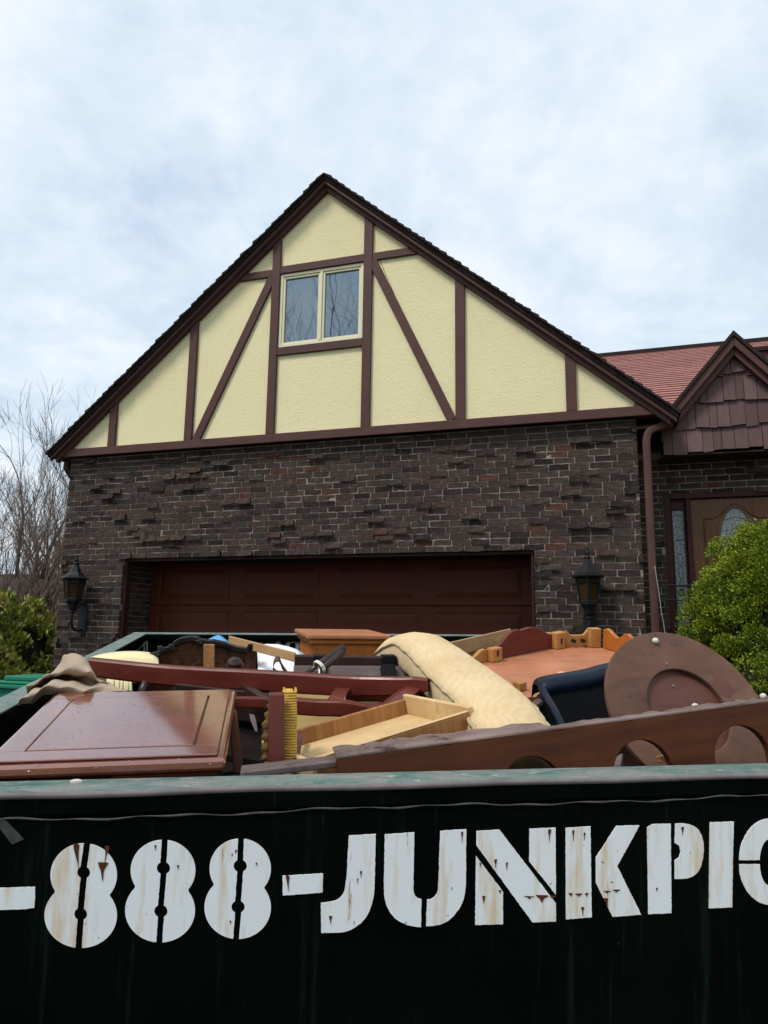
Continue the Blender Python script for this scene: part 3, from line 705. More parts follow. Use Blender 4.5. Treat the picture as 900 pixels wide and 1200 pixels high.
mb = MB(); mb.prism([(3.0, RY1 + .01, RZ1 - .06), (9.5, RY1 + .01, RZ1 - .06), (9.5, RY1 + 4.4, 3.4), (3.0, RY1 + 4.4, 3.4)], (0, 0, .05)); mb.build('rear_roof', M['red_shingle'], house)
mb = MB(); mb.box((PX1 - .3, PY + .31, -.3), (PX1, 8.6, 3.5)); mb.box((PX0, 8.3, -.3), (PX1 - .302, 8.6, 3.5)); mb.build('rear_wall', M['mortar'], house)
# small dormer beyond the porch gable
dq = Y(878, 414, 1.9); dx0 = dq[0]; dzt = dq[2]
mb = MB(); mb.box((dx0, 1.88, dzt - .13), (dx0 + 2.6, 1.94, dzt)); mb.build('dormer_fascia', M['trim'], house)
mb = MB(); mb.box((dx0 + .10, 2.06, dzt - .7), (dx0 + 2.5, 3.2, dzt - .135)); mb.build('dormer_wall', M['trim_dark'], house)
mb = MB(); mb.prism([(dx0 - .03, 1.84, dzt + .004), (dx0 + 2.63, 1.84, dzt + .004), (dx0 + 2.63, 3.6, dzt + .35), (dx0 - .03, 3.6, dzt + .35)], (0, 0, .05)); mb.build('dormer_roof', M['shingle_edge'], house)

# ================================================================== WALL LANTERNS
def make_lantern(x, zc, label):                            # zc: underside of the flared cap
    r0 = thing('wall_lantern', label, 'lantern', (x, 0, zc - .62), 'carriage lanterns beside the garage door')
    y = -.205; hexp = lambda r, z, n=6: [(x + r * math.cos(a + PI / 6), y + r * math.sin(a + PI / 6), z) for a in np.linspace(0, 2 * PI, n, endpoint=False)]
    mb = MB(); mb.loft([hexp(.168, zc - .008), hexp(.172, zc + .004), hexp(.112, zc + .035), hexp(.068, zc + .085), hexp(.042, zc + .14), hexp(.03, zc + .175)]); mb.build('cap', M['black_metal'], r0)
    mb = MB(); mb.lathe([(.03, .17), (.036, .182), (.022, .196), (.014, .21), (.026, .222), (.026, .232), (.010, .245), (.016, .258), (.008, .275), (.002, .315)], (x, y, zc), (0, 0, 1), 10); mb.build('finial', M['black_metal'], r0, smooth=True)
    mb = MB(); T, B = hexp(.125, zc - .009), hexp(.088, zc - .245)
    for a, b_ in zip(T, B): mb.tube([a, b_], .011, 5)
    for R_ in (hexp(.127, zc - .02), hexp(.09, zc - .24), hexp(.122, zc - .055)): mb.tube(R_ + [R_[0]], .009, 5)
    mb.build('cage', M['black_metal'], r0)
    mb = MB(); T, B = hexp(.119, zc - .02), hexp(.084, zc - .24); mb.add(T + B, [(i, (i + 1) % 6, 6 + (i + 1) % 6, 6 + i) for i in range(6)]); mb.build('amber_pane', M['amber'], r0)
    mb = MB(); mb.lathe([(.018, 0), (.018, .10), (.012, .12), (.003, .15)], (x, y, zc - .24), (0, 0, 1), 8); mb.build('candle', M['candle'], r0, smooth=True)
    mb = MB(); mb.loft([hexp(.088, zc - .246), hexp(.092, zc - .262), hexp(.06, zc - .30), hexp(.04, zc - .36), hexp(.022, zc - .375), hexp(.03, zc - .39), hexp(.018, zc - .41)]); mb.build('base_cup', M['black_metal'], r0)
    mb = MB(); mb.tube(catmull([(x, y, zc - .40), (x, y, zc - .47), (x, y + .02, zc - .56), (x, y + .09, zc - .61), (x, -.02, zc - .60)], 5), .016, 8)
    mb.tube(catmull([(x + .02, -.02, zc - .32), (x + .03, -.09, zc - .30), (x + .012, -.15, zc - .36), (x, y, zc - .44)], 5), .012, 7)
    mb.build('arm', M['black_metal'], r0, smooth=True)
    mb = MB(); mb.prism([(x + a, -.022, zc - .48 + b_) for a, b_ in ((-.05, -.19), (.05, -.19), (.062, -.1), (.062, .10), (.04, .19), (-.04, .19), (-.062, .10), (-.062, -.1))], (0, .02, 0)); mb.build('back_plate', M['black_metal'], r0, bevel=.004)
    return r0
make_lantern(-2.955, 1.88, 'black lantern with flared cap on the brick to the left of the garage door')
make_lantern(2.965, 1.845, 'black lantern with amber glass on the brick between garage door and downspout')

# ================================================================== RAILING
rl = thing('stair_railing', 'thin black iron railing with scrolls in front of the entry sidelight', 'railing', (4.1, -.3, .5))
a = Y(776, 686, -.25); c = Y(822, 686, -.25); e1 = c + (1.0, 0, -.03)
mb = MB(); mb.tube([a, e1], .010, 6); mb.build('top_rail', M['black_metal'], rl)
a2 = Y(777, 703, -.25); mb = MB(); mb.tube([a2, a2 + (1.35, 0, -.02)], .007, 6); mb.build('lower_rail', M['black_metal'], rl)
for k in range(4):
    x = a[0] + .02 + k * .42; mb = MB(); mb.tube([(x, -.25, -.1), (x, -.25, a[2])], .009, 6); mb.build('baluster', M['black_metal'], rl)
for k in range(3):
    x = a[0] + .16 + k * .42; mb = MB(); mb.tube([(x + .035 * math.cos(q) * (1 - q / 14), -.25, a[2] - .07 + .035 * math.sin(q) * (1 - q / 14)) for q in np.linspace(0, 9, 22)], .005, 5); mb.build('scroll', M['black_metal'], rl)

# ================================================================== VEGETATION
def leaf_cloud(pts, nrm, size, asp, r, spread=.6):
    n = len(pts); d = nrm + r.normal(0, spread, (n, 3)); d /= np.linalg.norm(d, axis=1)[:, None]
    a = np.cross(d, r.normal(0, 1, (n, 3))); a /= np.linalg.norm(a, axis=1)[:, None]; s = size * r.uniform(.6, 1.35, (n, 1))
    b_ = np.cross(a, d)
    V = np.stack([pts - d * s * .1, pts + a * s * asp + d * s * .45 + b_ * s * .06, pts + d * s, pts - a * s * asp + d * s * .45 - b_ * s * .06], 1).reshape(-1, 3)
    return V
def foliage(name, mt, parent, V, rnd):
    n = len(V) // 4; o0 = np.array(parent.matrix_world.translation); V = V - o0
    me = bpy.data.meshes.new(name); me.from_pydata(V.tolist(), [], np.arange(4 * n).reshape(-1, 4).tolist()); me.materials.append(mt)
    me.attributes.new('rnd', 'FLOAT', 'FACE').data.foreach_set('value', rnd.astype(np.float32))
    o = bpy.data.objects.new(name, me); link(o, parent, Matrix.Translation(parent.matrix_world.translation)); return o
def bush(name, label, cat, base, blobs, nclump, per, clump_r, size, asp, mt, seed, spread=.6, group=None):
    r = np.random.default_rng(seed); root = thing(name, label, cat, base, group)
    Vs, R_ = [], []
    for (c, rad, share) in blobs:
        c = np.array(c); rad = np.array(rad)
        for _ in range(int(nclump * share)):
            d = r.normal(0, 1, 3); d /= np.linalg.norm(d)
            if d[2] < -.75 or np.dot(d, CAM - c) < -.45 * np.linalg.norm(CAM - c): continue
            p = c + d * rad * r.uniform(.80, 1.02) ; k = int(per * r.uniform(.6, 1.4)); cr_ = clump_r * r.uniform(.6, 1.35)
            q = r.normal(0, 1, (k, 3)); q /= np.linalg.norm(q, axis=1)[:, None]; q[:, 2] = np.where(q[:, 2] < -.3, -q[:, 2], q[:, 2])
            pts = p + q * cr_ * r.uniform(.55, 1.0, (k, 1)); nr = q * .8 + d * .7 + np.array([0, 0, .45])
            Vs.append(leaf_cloud(pts, nr, size, asp, r, spread))
            tone = r.uniform(.15, .75); R_.append(np.clip(tone + r.normal(0, .16, k) , 0, .99))
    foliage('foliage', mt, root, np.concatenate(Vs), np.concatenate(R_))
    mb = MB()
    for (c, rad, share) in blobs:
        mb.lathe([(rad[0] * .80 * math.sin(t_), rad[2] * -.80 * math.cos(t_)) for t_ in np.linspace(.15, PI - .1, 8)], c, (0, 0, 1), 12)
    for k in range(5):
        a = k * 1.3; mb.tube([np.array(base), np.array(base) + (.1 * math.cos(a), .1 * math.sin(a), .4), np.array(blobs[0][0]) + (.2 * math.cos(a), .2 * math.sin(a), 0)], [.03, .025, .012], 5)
    mb.build('dark_core_twigs', M['core'], root, smooth=True)  # solid dark cores put shade between the leaf clumps, plus a few stems
    return root
bush('rounded_evergreen', 'bright green dense evergreen shrub standing in front of the wooden entry door', 'shrub', (4.55, -1.3, -.1),
     [((4.50, -1.30, .95), (.86, .8, 1.20), 1.0), ((4.24, -1.42, .70), (.70, .62, .80), .55), ((4.54, -1.40, 1.44), (.66, .6, .73), .5)], 490, 520, .115, .0165, .36, M['spruce'], 4)
bush('rhododendron', 'broad olive green leafy shrub at the left corner of the brick wall', 'shrub', (-4.2, -.35, -.1),
     [((-4.25, .15, .62), (.85, .7, 1.02), 1.0), ((-4.9, -.5, .38), (.9, .8, .72), .8), ((-3.85, -.55, .50), (.45, .5, .62), .5), ((-6.0, -.6, .3), (.9, .8, .62), .7)], 230, 90, .14, .075, .24, M['rhodo'], 9, .55)

def bare_tree(name, label, base, height, seed, nst=3, spread=.35, r0=.09, depth=5, group='bare trees at the edge of the yard', dens=1.0, lean=(0, 0), mtw=None):
    r = random.Random(seed); root = thing(name, label, 'tree', base, group)
    tr, tw = MB(), MB()
    def grow(p, d, L, rad, lev):
        n = 4 if lev < 3 else 3; pts = [p]; q = p
        for i in range(n):
            d = unit(d + np.array([r.gauss(0, .13), r.gauss(0, .13), r.gauss(.05, .07)])); q = q + d * L / n; pts.append(q)
        rads = [rad * (1 - .5 * i / n) for i in range(n + 1)]
        (tr if lev < 2 else tw).tube(pts, rads, 7 if lev < 1 else 5 if lev < 2 else 3, cap=lev < 2)
        if lev >= depth: return
        k = max(2, int((3 if lev < 1 else 3.4) * dens + r.random()))
        for j in range(k):
            i = r.randint(1 if lev else 2, n); dd = pts[i] - pts[i - 1]
            ax = unit(np.cross(dd, [r.gauss(0, 1) for _ in range(3)])); a = r.uniform(.28, .75)
            nd = unit(dd) * math.cos(a) + ax * math.sin(a); nd = nd + np.array([0, 0, .22])
            grow(pts[i], unit(nd), L * r.uniform(.5, .82), max(rads[i] * r.uniform(.45, .7), .0045), lev + 1)
        grow(pts[-1], unit(pts[-1] - pts[-2]), L * .72, max(rads[-1] * .85, .005), lev + 1)
    b0 = np.array(base, float)
    for s in range(nst):
        a = 2 * PI * s / nst + r.uniform(-.4, .4); d = unit((math.cos(a) * spread + lean[0], math.sin(a) * spread + lean[1], 1))
        grow(b0 + (math.cos(a) * r0, math.sin(a) * r0, -.2), d, height * .34, r0 * r.uniform(.7, 1.1), 0)
    tr.build('trunk', M['bark'], root, smooth=True, fix=False); tw.build('crown', mtw or M['twig'], root, fix=False)
    return root
def far(px, py, dist):
    r = ray(px, py); r = r / math.hypot(r[0], r[1]); return CAM + r * dist
T_ = [(34, 22, 8.6, 21, 4, .22, .11, 'tall bare multi stemmed tree rising clear of the others left of the gable'),
      (2, 15, 4.6, 22, 4, .40, .075, 'bare tree with curved low stems at the left edge beside the leafy shrub'),
      (72, 26, 7.6, 23, 4, .24, .10, 'bare tree with upswept twigs right behind the left eave of the gable'),
      (-40, 21, 7.6, 24, 3, .30, .12, 'bare wide tree cut by the left edge of the view'),
      (54, 34, 9.5, 25, 2, .16, .17, 'bare far tree with one thick grey trunk behind the shrub')]
for px, dist, h, sd, ns, sp, r0, lb in T_:
    p = far(px, 700, dist); bare_tree('bare_tree', lb, (p[0], p[1], -.02), h, sd, ns, sp, r0 * 1.2, dens=.70)
for k, (px, dist, h) in enumerate([(-70, 48, 9), (-20, 52, 10), (15, 46, 8.5), (48, 55, 10), (85, 50, 9)]):
    p = far(px, 700, dist); bare_tree('bare_tree', 'small distant bare tree in the row of woods beyond the yard', (p[0], p[1], -.02), h, 40 + k, 3, .25, .10, 4, 'distant bare woods', .7)
# tall trees across the street, behind the viewer: the gable window mirrors them
for k, (x, y, h) in enumerate([(-4.2, -11.5, 13), (-6.6, -13.5, 16), (-8.2, -17, 19), (-3.0, -9.6, 11)]):
    bare_tree('bare_tree', 'tall bare street tree seen mirrored in the gable window', (x, y, -1.1), h, 60 + k, 2, .14, .24, 5, 'street trees mirrored in the window', .62, mtw=M['core'])

# neighbour, bin, car at the far left
nb = far(2, 735, 40)
nh = thing('neighbour_house', 'white sided house far behind the bare trees at the left edge', 'house', (nb[0], nb[1], -.02))
bx, by = nb[0], nb[1]
mb = MB(); mb.box((bx - 6, by, -.02), (bx + .9, by + 6, 2.6)); mb.build('wall', M['siding'], nh)
mb = MB(); mb.prism([(bx - 6.3, by - .3, 2.55), (bx - 6.3, by + 6.3, 2.55), (bx - 6.3, by + 3, 4.2)], (7.5, 0, 0)); mb.build('roof', M['shingle_edge'], nh)
for k in range(3):
    mb = MB(); mb.box((bx - 5.2 + k * 2.1, by - .04, 1.0), (bx - 4.2 + k * 2.1, by - .001, 2.1)); w_ = mb.build('window', M['siding'], nh)
    mb = MB(); mb.box((bx - 5.1 + k * 2.1, by - .05, 1.1), (bx - 4.3 + k * 2.1, by - .041, 2.0)); mb.build('pane', M['glass'], w_)
mb = MB(); mb.box((bx + .92, by + .3, -.02), (bx + 3.4, by + 4, 2.2)); mb.build('shed_wall', M['trim'], nh)

p = Y(33, 797, -1.55)
bn = thing('storage_bin', 'green plastic bin with ridged lid behind the left rim of the dumpster', 'bin', (p[0], p[1], gz(p[0], p[1])))
x0, x1, y0, y1, zt = p[0] - .20, p[0] + .30, -1.75, -1.25, p[2] + .02
z0 = gz(p[0], -1.5) - .02
mb = MB(); mb.hexa([(x0 + .05, y0 + .05, z0), (x1 - .05, y0 + .05, z0), (x1 - .05, y1 - .05, z0), (x0 + .05, y1 - .05, z0), (x0, y0, zt - .09), (x1, y0, zt - .09), (x1, y1, zt - .09), (x0, y1, zt - .09)]); mb.build('body', M['green_plastic'], bn, bevel=.015)
mb = MB(); mb.box((x0 - .03, y0 - .03, zt - .088), (x1 + .03, y1 + .03, zt - .05)); mb.build('rim', M['green_plastic'], bn, bevel=.01)
mb = MB(); mb.box((x0 - .01, y0 - .01, zt - .049), (x1 + .01, y1 + .01, zt - .02)); mb.box((x0 + .05, y0 + .05, zt - .0195), (x1 - .02, y1 - .02, zt + .025)); mb.build('lid', M['green_plastic'], bn, bevel=.012)

# ================================================================== DUMPSTER
U0, U1, V1, TW, HH = -1.669, 0.665, 3.05, .082, 1.44
dm = bpy.data.objects.new('dumpster', None); COL.objects.link(dm)
dfr = Matrix.Identity(4)
for i in range(3):
    for j in range(3): dfr[i][j] = MD[i, j]
    dfr[i][3] = D(0, 1.5, -HH)[i]
dm.matrix_world = dfr; tag(dm, 'dark green steel dumpster with worn teal rim and white stencilled digits and letters', 'dumpster')
LFR = Matrix.Identity(4)
for i in range(3):
    for j in range(3): LFR[i][j] = MD[i, j]
    LFR[i][3] = OD[i]
class DB(MB):                                              # same builder, coordinates given in the dumpster frame
    def done(s, name, mt, parent=dm, **kw):
        s.v = [tuple(OD + MD @ np.array(p)) for p in s.v]; return s.build(name, mt, parent, fr=LFR, **kw)
mb = DB(); TH = .042
# rim tubes, worn on top
mb.box((U0, 0, -.006), (U1, TW, 0)); mb.box((U0, V1 - TW, -.006), (U1, V1, 0)); mb.box((U0, TW + .0005, -.006), (U0 + TW, V1 - TW - .0005, 0)); mb.box((U1 - TW, TW + .0005, -.006), (U1, V1 - TW - .0005, 0))
mb.done('rim_top', M['rim'], bevel=.003)
for lo, hi in (((U0 + .001, .001, -TH), (U1 - .001, TW, -.0065)), ((U0 + .001, V1 - TW, -TH), (U1 - .001, V1 - .001, -.0065)), ((U0 + .001, TW + .001, -TH), (U0 + TW, V1 - TW - .001, -.0065)), ((U1 - TW, TW + .001, -TH), (U1 - .001, V1 - TW - .001, -.0065))):
    mb = DB(); mb.box(lo, hi); mb.done('rim_tube', M['steel'], bevel=.006)
# pale nose, an edge highlight put into colour, along the front upper edge and the wavy weld bead under the tube
mb = DB(); pts = [(u, .0035 - .004 * math.sin(9 * u) * .3, -.004 + .0012 * math.sin(13 * u + 1)) for u in np.linspace(U0 + .002, U1 - .002, 60)]
mb.tube(pts, .0062, 6); mb.done('rim_nose', M['pale_metal'], smooth=True)
mb = DB(); pts = [(u, .002, -TH - .002 + .0022 * math.sin(7.3 * u) + .0018 * math.sin(23 * u + .7) + .0012 * math.sin(61 * u)) for u in np.linspace(U0 + .003, U1 - .003, 130)]
mb.tube(pts, [.0016 + .0007 * math.sin(47 * p[0]) for p in pts], 6); mb.done('weld_bead', M['weld'], smooth=True)
# walls
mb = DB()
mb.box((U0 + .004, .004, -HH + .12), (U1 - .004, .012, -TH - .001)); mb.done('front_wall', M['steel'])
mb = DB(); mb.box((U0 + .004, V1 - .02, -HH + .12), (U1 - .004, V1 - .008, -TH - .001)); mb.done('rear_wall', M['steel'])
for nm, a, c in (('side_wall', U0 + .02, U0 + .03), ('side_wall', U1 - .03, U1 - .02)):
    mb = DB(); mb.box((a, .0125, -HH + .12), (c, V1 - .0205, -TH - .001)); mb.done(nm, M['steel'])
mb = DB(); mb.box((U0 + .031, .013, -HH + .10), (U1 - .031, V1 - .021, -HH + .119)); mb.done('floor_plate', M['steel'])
for k in range(5):
    v = .3 + k * .58
    for a, c in ((U0 - .03, U0 + .0195), (U1 - .0195, U1 + .03)):
        mb = DB(); mb.box((a, v, -HH + .12), (c, v + .09, -TH - .003)); mb.done('side_rib', M['steel'], bevel=.006)
for a in (U0 + .3, U1 - .45):
    mb = DB(); mb.box((a, .05, -HH), (a + .15, V1 - .05, -HH + .098)); mb.done('skid', M['steel'], bevel=.005)
# hook / scar at the left end of the front wall
mb = DB(); q = UL(12, 972, 0)
mb.prism([(q[0] - .03, .001, q[2] + .018), (q[0] - .012, .001, q[2] + .018), (q[0] + .022, .001, q[2] - .018), (q[0] + .004, .001, q[2] - .026)], (0, .0035, 0)); mb.done('scraped_patch', M['scar'])
# lettering: outlines as they stand on the front wall
def glyph(name, pts, parent=dm, mt=None, v=.0022, jit=.15):
    q = []; n = len(pts)
    for i in range(n):                                     # painted edges waver a little
        a, c = np.array(pts[i]), np.array(pts[(i + 1) % n]); k = max(1, int(np.linalg.norm(c - a) / 2.5))
        for j in range(k): q.append(a + (c - a) * j / k + (rg_.normal(0, jit, 2) if j else 0))
    mb = DB(); P = [UL(x, y, v) for x, y in q]
    mb.prism([(p[0], v, p[2]) for p in P], (0, .0022, 0)); return mb.done(name, mt or M['stencil'])
rg_ = np.random.default_rng(4)
L5 = lambda pts: [(x / 2, y / 2 + 880) for x, y in pts]
L6 = lambda pts: [(x / 2 + 450, y / 2 + 880) for x, y in pts]
def arc(cx, cy, rx, ry, a0, a1, n=12): return [(cx + rx * math.cos(math.radians(a)), cy + ry * math.sin(math.radians(a))) for a in np.linspace(a0, a1, n)]
def eight(tc, tr_, bc, br, st, sb, hw, h1, h2, hr):
    for s in (-1, 1):
        outer = []
        ts = np.linspace(0, PI, 40)
        for a in ts:                                        # top lobe from top going down
            x = tc[0] + s * tr_[0] * math.sin(a); y = tc[1] - tr_[1] * math.cos(a)
            if ((x - bc[0]) / br[0]) ** 2 + ((y - bc[1]) / br[1]) ** 2 < 1 and y > tc[1]: break
            outer.append((x, y))
        lowr = []
        for a in ts:
            x = bc[0] + s * br[0] * math.sin(a); y = bc[1] + br[1] * math.cos(a)
            if ((x - tc[0]) / tr_[0]) ** 2 + ((y - tc[1]) / tr_[1]) ** 2 < 1 and y < bc[1]: break
            lowr.append((x, y))
        pts = outer + lowr[::-1]
        sx = lambda y: st[0] + (sb[0] - st[0]) * (y - st[1]) / (sb[1] - st[1]) + s * hw
        pts = [p for p in pts if s * (p[0] - sx(p[1])) > .5]
        pts.append((sx(pts[-1][1] - 2), pts[-1][1]))
        for hc in (h2, h1):
            dy = math.sqrt(max(hr * hr - hw * hw, 1))
            for a in np.linspace(1, -1, 9):
                y = hc[1] + dy * a; pts.append((hc[0] + s * math.sqrt(max(hr * hr - (dy * a) ** 2, hw * hw)), y))
        pts.append((sx(pts[0][1]), pts[0][1]))
        glyph('stencil_numeral', L5(pts))
eight((196, 291), (78, 74), (189, 386), (85, 76), (204, 217), (184, 462), 7.5, (196, 285), (189, 383), 15)
eight((382, 280), (76, 71), (375, 374), (82, 75), (386, 209), (373, 450), 7, (383, 275), (377, 376), 15.5)
eight((563, 276), (72, 70), (557, 367), (78, 74), (565, 206), (553, 441), 7, (563, 270), (558, 366), 15.5)
glyph('stencil_hyphen', L5([(-44, 325), (-40, 323), (82, 319), (82, 345), (80, 368), (60, 371), (-44, 374)]))
glyph('stencil_hyphen', L5([(662, 293), (757, 288), (756, 332), (663, 339)]))
glyph('stencil_letter', L5([(818, 199), (881, 195), (879, 270), (878, 320), (876, 340), (872, 358), (866, 375), (857, 391), (845, 405), (832, 414), (818, 421), (804, 425), (790, 426), (753, 427), (752, 357), (775, 354), (787, 351), (796, 346), (803, 338), (808, 326), (812, 300)]))
glyph('stencil_letter', L6([(2, 196), (71, 191), (69, 325), (70, 333), (74, 341), (80, 346), (88, 348), (87, 413), (73, 412), (58, 409), (40, 402), (25, 392), (13, 377), (5, 360), (1, 341), (0, 320)]))
glyph('stencil_letter', L6([(132, 188), (193, 184), (192, 310), (190, 331), (186, 350), (177, 369), (165, 385), (151, 398), (135, 406), (117, 410), (99, 411), (101, 349), (110, 348), (118, 343), (124, 335), (127, 325)]))
glyph('stencil_letter', L6([(216, 246), (279, 330), (279, 406), (214, 408)]))
glyph('stencil_letter', L6([(217, 188), (271, 185), (403, 357), (403, 400), (348, 402), (217, 222)]))
glyph('stencil_letter', L6([(341, 183), (402, 180), (403, 337), (341, 260)]))
glyph('stencil_letter', L6([(426, 181), (484, 177), (487, 390), (427, 395)]))
glyph('stencil_letter', L6([(545, 176), (599, 175), (547, 270), (603, 384), (536, 389), (497, 310), (497, 250)]))
glyph('stencil_letter', L6([(617, 180), (630, 172), (672, 171), (674, 380), (620, 383)]))
glyph('stencil_letter', L6([(683, 171), (700, 170), (715, 172), (728, 177), (738, 185), (745, 198), (749, 215), (750, 235), (747, 255), (743, 271), (735, 285), (724, 294), (710, 299), (696, 300), (682, 300), (682, 257), (692, 250), (696, 237), (692, 222), (682, 216)]))
glyph('stencil_letter', L6([(764, 168), (820, 166), (816, 367), (762, 369)]))
glyph('stencil_letter', L6(arc(905, 256, 72, 97, 180, 330, 18) + arc(905, 256, 24, 50, 330, 180, 12)))
glyph('stencil_letter', L6(arc(905, 266, 72, 95, 180, 30, 18) + arc(905, 266, 24, 50, 30, 180, 12)))
# rust runs with their own outlines
def run(conv, x, y, w, h, curl=0.0):                       # a scab of rust with a drip tapering below it
    ri = rg_.uniform; L = [(x - w * ri(.4, .6), y + ri(-1, 1)), (x - w * ri(.35, .55), y + h * .22), (x - w * ri(.18, .32) + curl * .4, y + h * .45), (x - w * .10 + curl * .8, y + h * .75), (x + curl, y + h)]
    Rr_ = [(x + w * .10 + curl * .8, y + h * .75), (x + w * ri(.15, .30) + curl * .4, y + h * .45), (x + w * ri(.35, .55), y + h * .22), (x + w * ri(.4, .6), y + ri(-1, 1))]
    P = catmull([(p[0], p[1]) for p in L + Rr_ + L[:1]], 4)[:-1]; glyph('rust_run', conv([tuple(p) for p in P]), v=.0014, mt=M['rust'], jit=.12)
run(L5, 178, 219, 12, 58, 6); run(L5, 251, 224, 9, 44, -6); run(L5, 241, 262, 20, 44, -1)
run(L5, 364, 222, 4, 12); run(L5, 417, 268, 5, 10); run(L5, 674, 294, 8, 36, 2); run(L5, 775, 388, 7, 18); run(L5, 846, 282, 5, 16); run(L5, 838, 300, 3, 12); run(L5, 540, 398, 4, 10); run(L5, 601, 262, 4, 8)
run(L6, 341, 340, 22, 8); run(L6, 370, 338, 26, 18); run(L6, 396, 341, 12, 6); run(L6, 438, 334, 10, 8); run(L6, 457, 335, 16, 7); run(L6, 475, 334, 9, 8); run(L6, 466, 366, 7, 22); run(L6, 520, 345, 12, 20, 4); run(L6, 523, 328, 18, 6); run(L6, 545, 326, 16, 6)
run(L6, 234, 340, 8, 18); run(L6, 262, 254, 6, 22); run(L6, 288, 262, 5, 18); run(L6, 272, 326, 6, 10); run(L6, 700, 178, 6, 20); run(L6, 640, 322, 4, 8); run(L6, 444, 186, 5, 26); run(L6, 470, 192, 4, 18); run(L6, 388, 184, 6, 30); run(L6, 183, 190, 5, 26); run(L6, 226, 262, 4, 12)
# pale painted marks on the inside of the far wall
def inner_mark(pts, name='painted_mark'):
    v = V1 - .023; mb = DB(); P = [UL(x, y, v) for x, y in pts]; mb.prism([(p[0], v, p[2]) for p in P], (0, .002, 0)); mb.done(name, M['chalk'])
inner_mark([(322, 755), (326, 745), (329, 743), (331, 746), (328, 757), (324, 760)])
mb = DB(); c0 = UL(343, 757, V1 - .023); ri = lambda r: [(c0[0] + r * math.cos(a), V1 - .023, c0[2] + r * math.sin(a)) for a in np.linspace(0, 2 * PI, 24, endpoint=False)]
mb.strip(ri(.042), ri(.019), (0, .002, 0), True); mb.done('painted_mark', M['chalk'])
for px in (306, 168): inner_mark([(px, 750), (px + 1.6, 750), (px + 1.5, 774), (px + .4, 774)], 'scrape')
# inner chute bars at the far left corner
mb = DB(); mb.tube([UL(157, 765, 2.9), UL(172, 752, 2.9)], .006, 5); mb.tube([UL(172, 752, 2.9), UL(172, 772, 2.9)], .006, 5); mb.done('inner_bar', M['rim'])

# ================================================================== LOAD
# unseen filler boards, near-black so the gaps between the pieces read as shade
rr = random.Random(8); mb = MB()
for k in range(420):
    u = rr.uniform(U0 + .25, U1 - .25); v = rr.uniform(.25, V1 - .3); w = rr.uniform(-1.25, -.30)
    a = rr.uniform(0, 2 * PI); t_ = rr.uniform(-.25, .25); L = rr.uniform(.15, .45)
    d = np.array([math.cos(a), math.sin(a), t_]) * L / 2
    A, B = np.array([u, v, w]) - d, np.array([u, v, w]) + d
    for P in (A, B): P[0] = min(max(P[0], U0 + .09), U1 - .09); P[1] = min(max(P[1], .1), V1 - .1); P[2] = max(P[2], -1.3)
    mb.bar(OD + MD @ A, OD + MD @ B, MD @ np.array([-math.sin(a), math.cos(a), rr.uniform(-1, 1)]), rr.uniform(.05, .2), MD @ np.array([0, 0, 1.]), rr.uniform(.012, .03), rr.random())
tag(mb.build('filler_boards', M['rubble'], base=D(-.5, 1.4, -1.3)), 'near black filler boards added below the furniture to darken the gaps', None, kind='stuff')

def piece(name, label, cat, pts, group=None):
    c = np.mean(np.array(pts), axis=0); return thing(name, label, cat, c, group)
def bfr(a, b, up): return frame(a, np.array(b) - np.array(a), np.cross(up, np.array(b) - np.array(a)))
def board(name, mt, parent, a, b, side, w, up, h, bevel=.003, **kw):
    mb = MB(); mb.bar(a, b, side, w, up, h); return mb.build(name, mt, parent, fr=bfr(a, b, up), bevel=bevel, **kw)

# ---- cabinet with cherry top
FR = U(257, 885, .10); FL = U(-18, 895, .10); BR = U(276, 808, .55); 
ex = unit(FL - FR); ey = BR - FR; ey = ey - ex * np.dot(ey, ex); Ld = np.linalg.norm(ey); ey = ey / Ld; ez = unit(np.cross(ey, ex)); 
if ez[2] < 0: ez = -ez
Wd = np.linalg.norm(FL - FR) + .0
cab = piece('cabinet', 'wet reddish brown cabinet lying under the canvas cloth, raised panel facing up', 'cabinet', [FR, FL, BR, FR - ez * .2])
cp = lambda a, b_, c=0: FR + ex * a + ey * b_ + ez * c
cfr = frame(cp(0, 0), ex, ey)
mb = MB(); mb.slab([cp(-.012, -.012, -.004), cp(Wd + .012, -.012, -.004), cp(Wd + .012, Ld + .012, -.004), cp(-.012, Ld + .012, -.004)], -ez * .026); mb.build('top_board', M['cherry'], cab, fr=cfr, bevel=.010, seg=3)
def rim4(a0, b0, a1, b1, w, c0, c1):
    mb = MB()
    for q in ((a0, b0, a1, b0 + w), (a0, b1 - w, a1, b1), (a0, b0 + w, a0 + w, b1 - w), (a1 - w, b0 + w, a1, b1 - w)):
        mb.slab([cp(q[0], q[1], c1), cp(q[2], q[1], c1), cp(q[2], q[3], c1), cp(q[0], q[3], c1)], -ez * (c1 - c0))
    return mb
rim4(.004, .004, Wd - .004, Ld - .004, .048, -.003, .002).build('frame_border', M['cherry'], cab, fr=cfr, bevel=.0015, seg=1)
mb = MB(); mb.slab([cp(.055, .055, .003), cp(Wd - .055, .055, .003), cp(Wd - .055, Ld - .055, .003), cp(.055, Ld - .055, .003)], -ez * .006); mb.build('centre_panel', M['cherry'], cab, fr=cfr, bevel=.0015, seg=1)
mb = MB(); mb.slab([cp(.02, .012, -.031), cp(Wd - .02, .012, -.031), cp(Wd - .02, Ld - .02, -.031), cp(.02, Ld - .02, -.031)], -ez * .33); mb.build('carcass', M['dark_wood'], cab, fr=cfr, bevel=.004)
mb = MB(); mb.slab([cp(.012, -.004, -.032), cp(.20, -.004, -.032), cp(.20, .011, -.032), cp(.012, .011, -.032)], -ez * .06); mb.build('apron', M['walnut'], cab, fr=cfr)

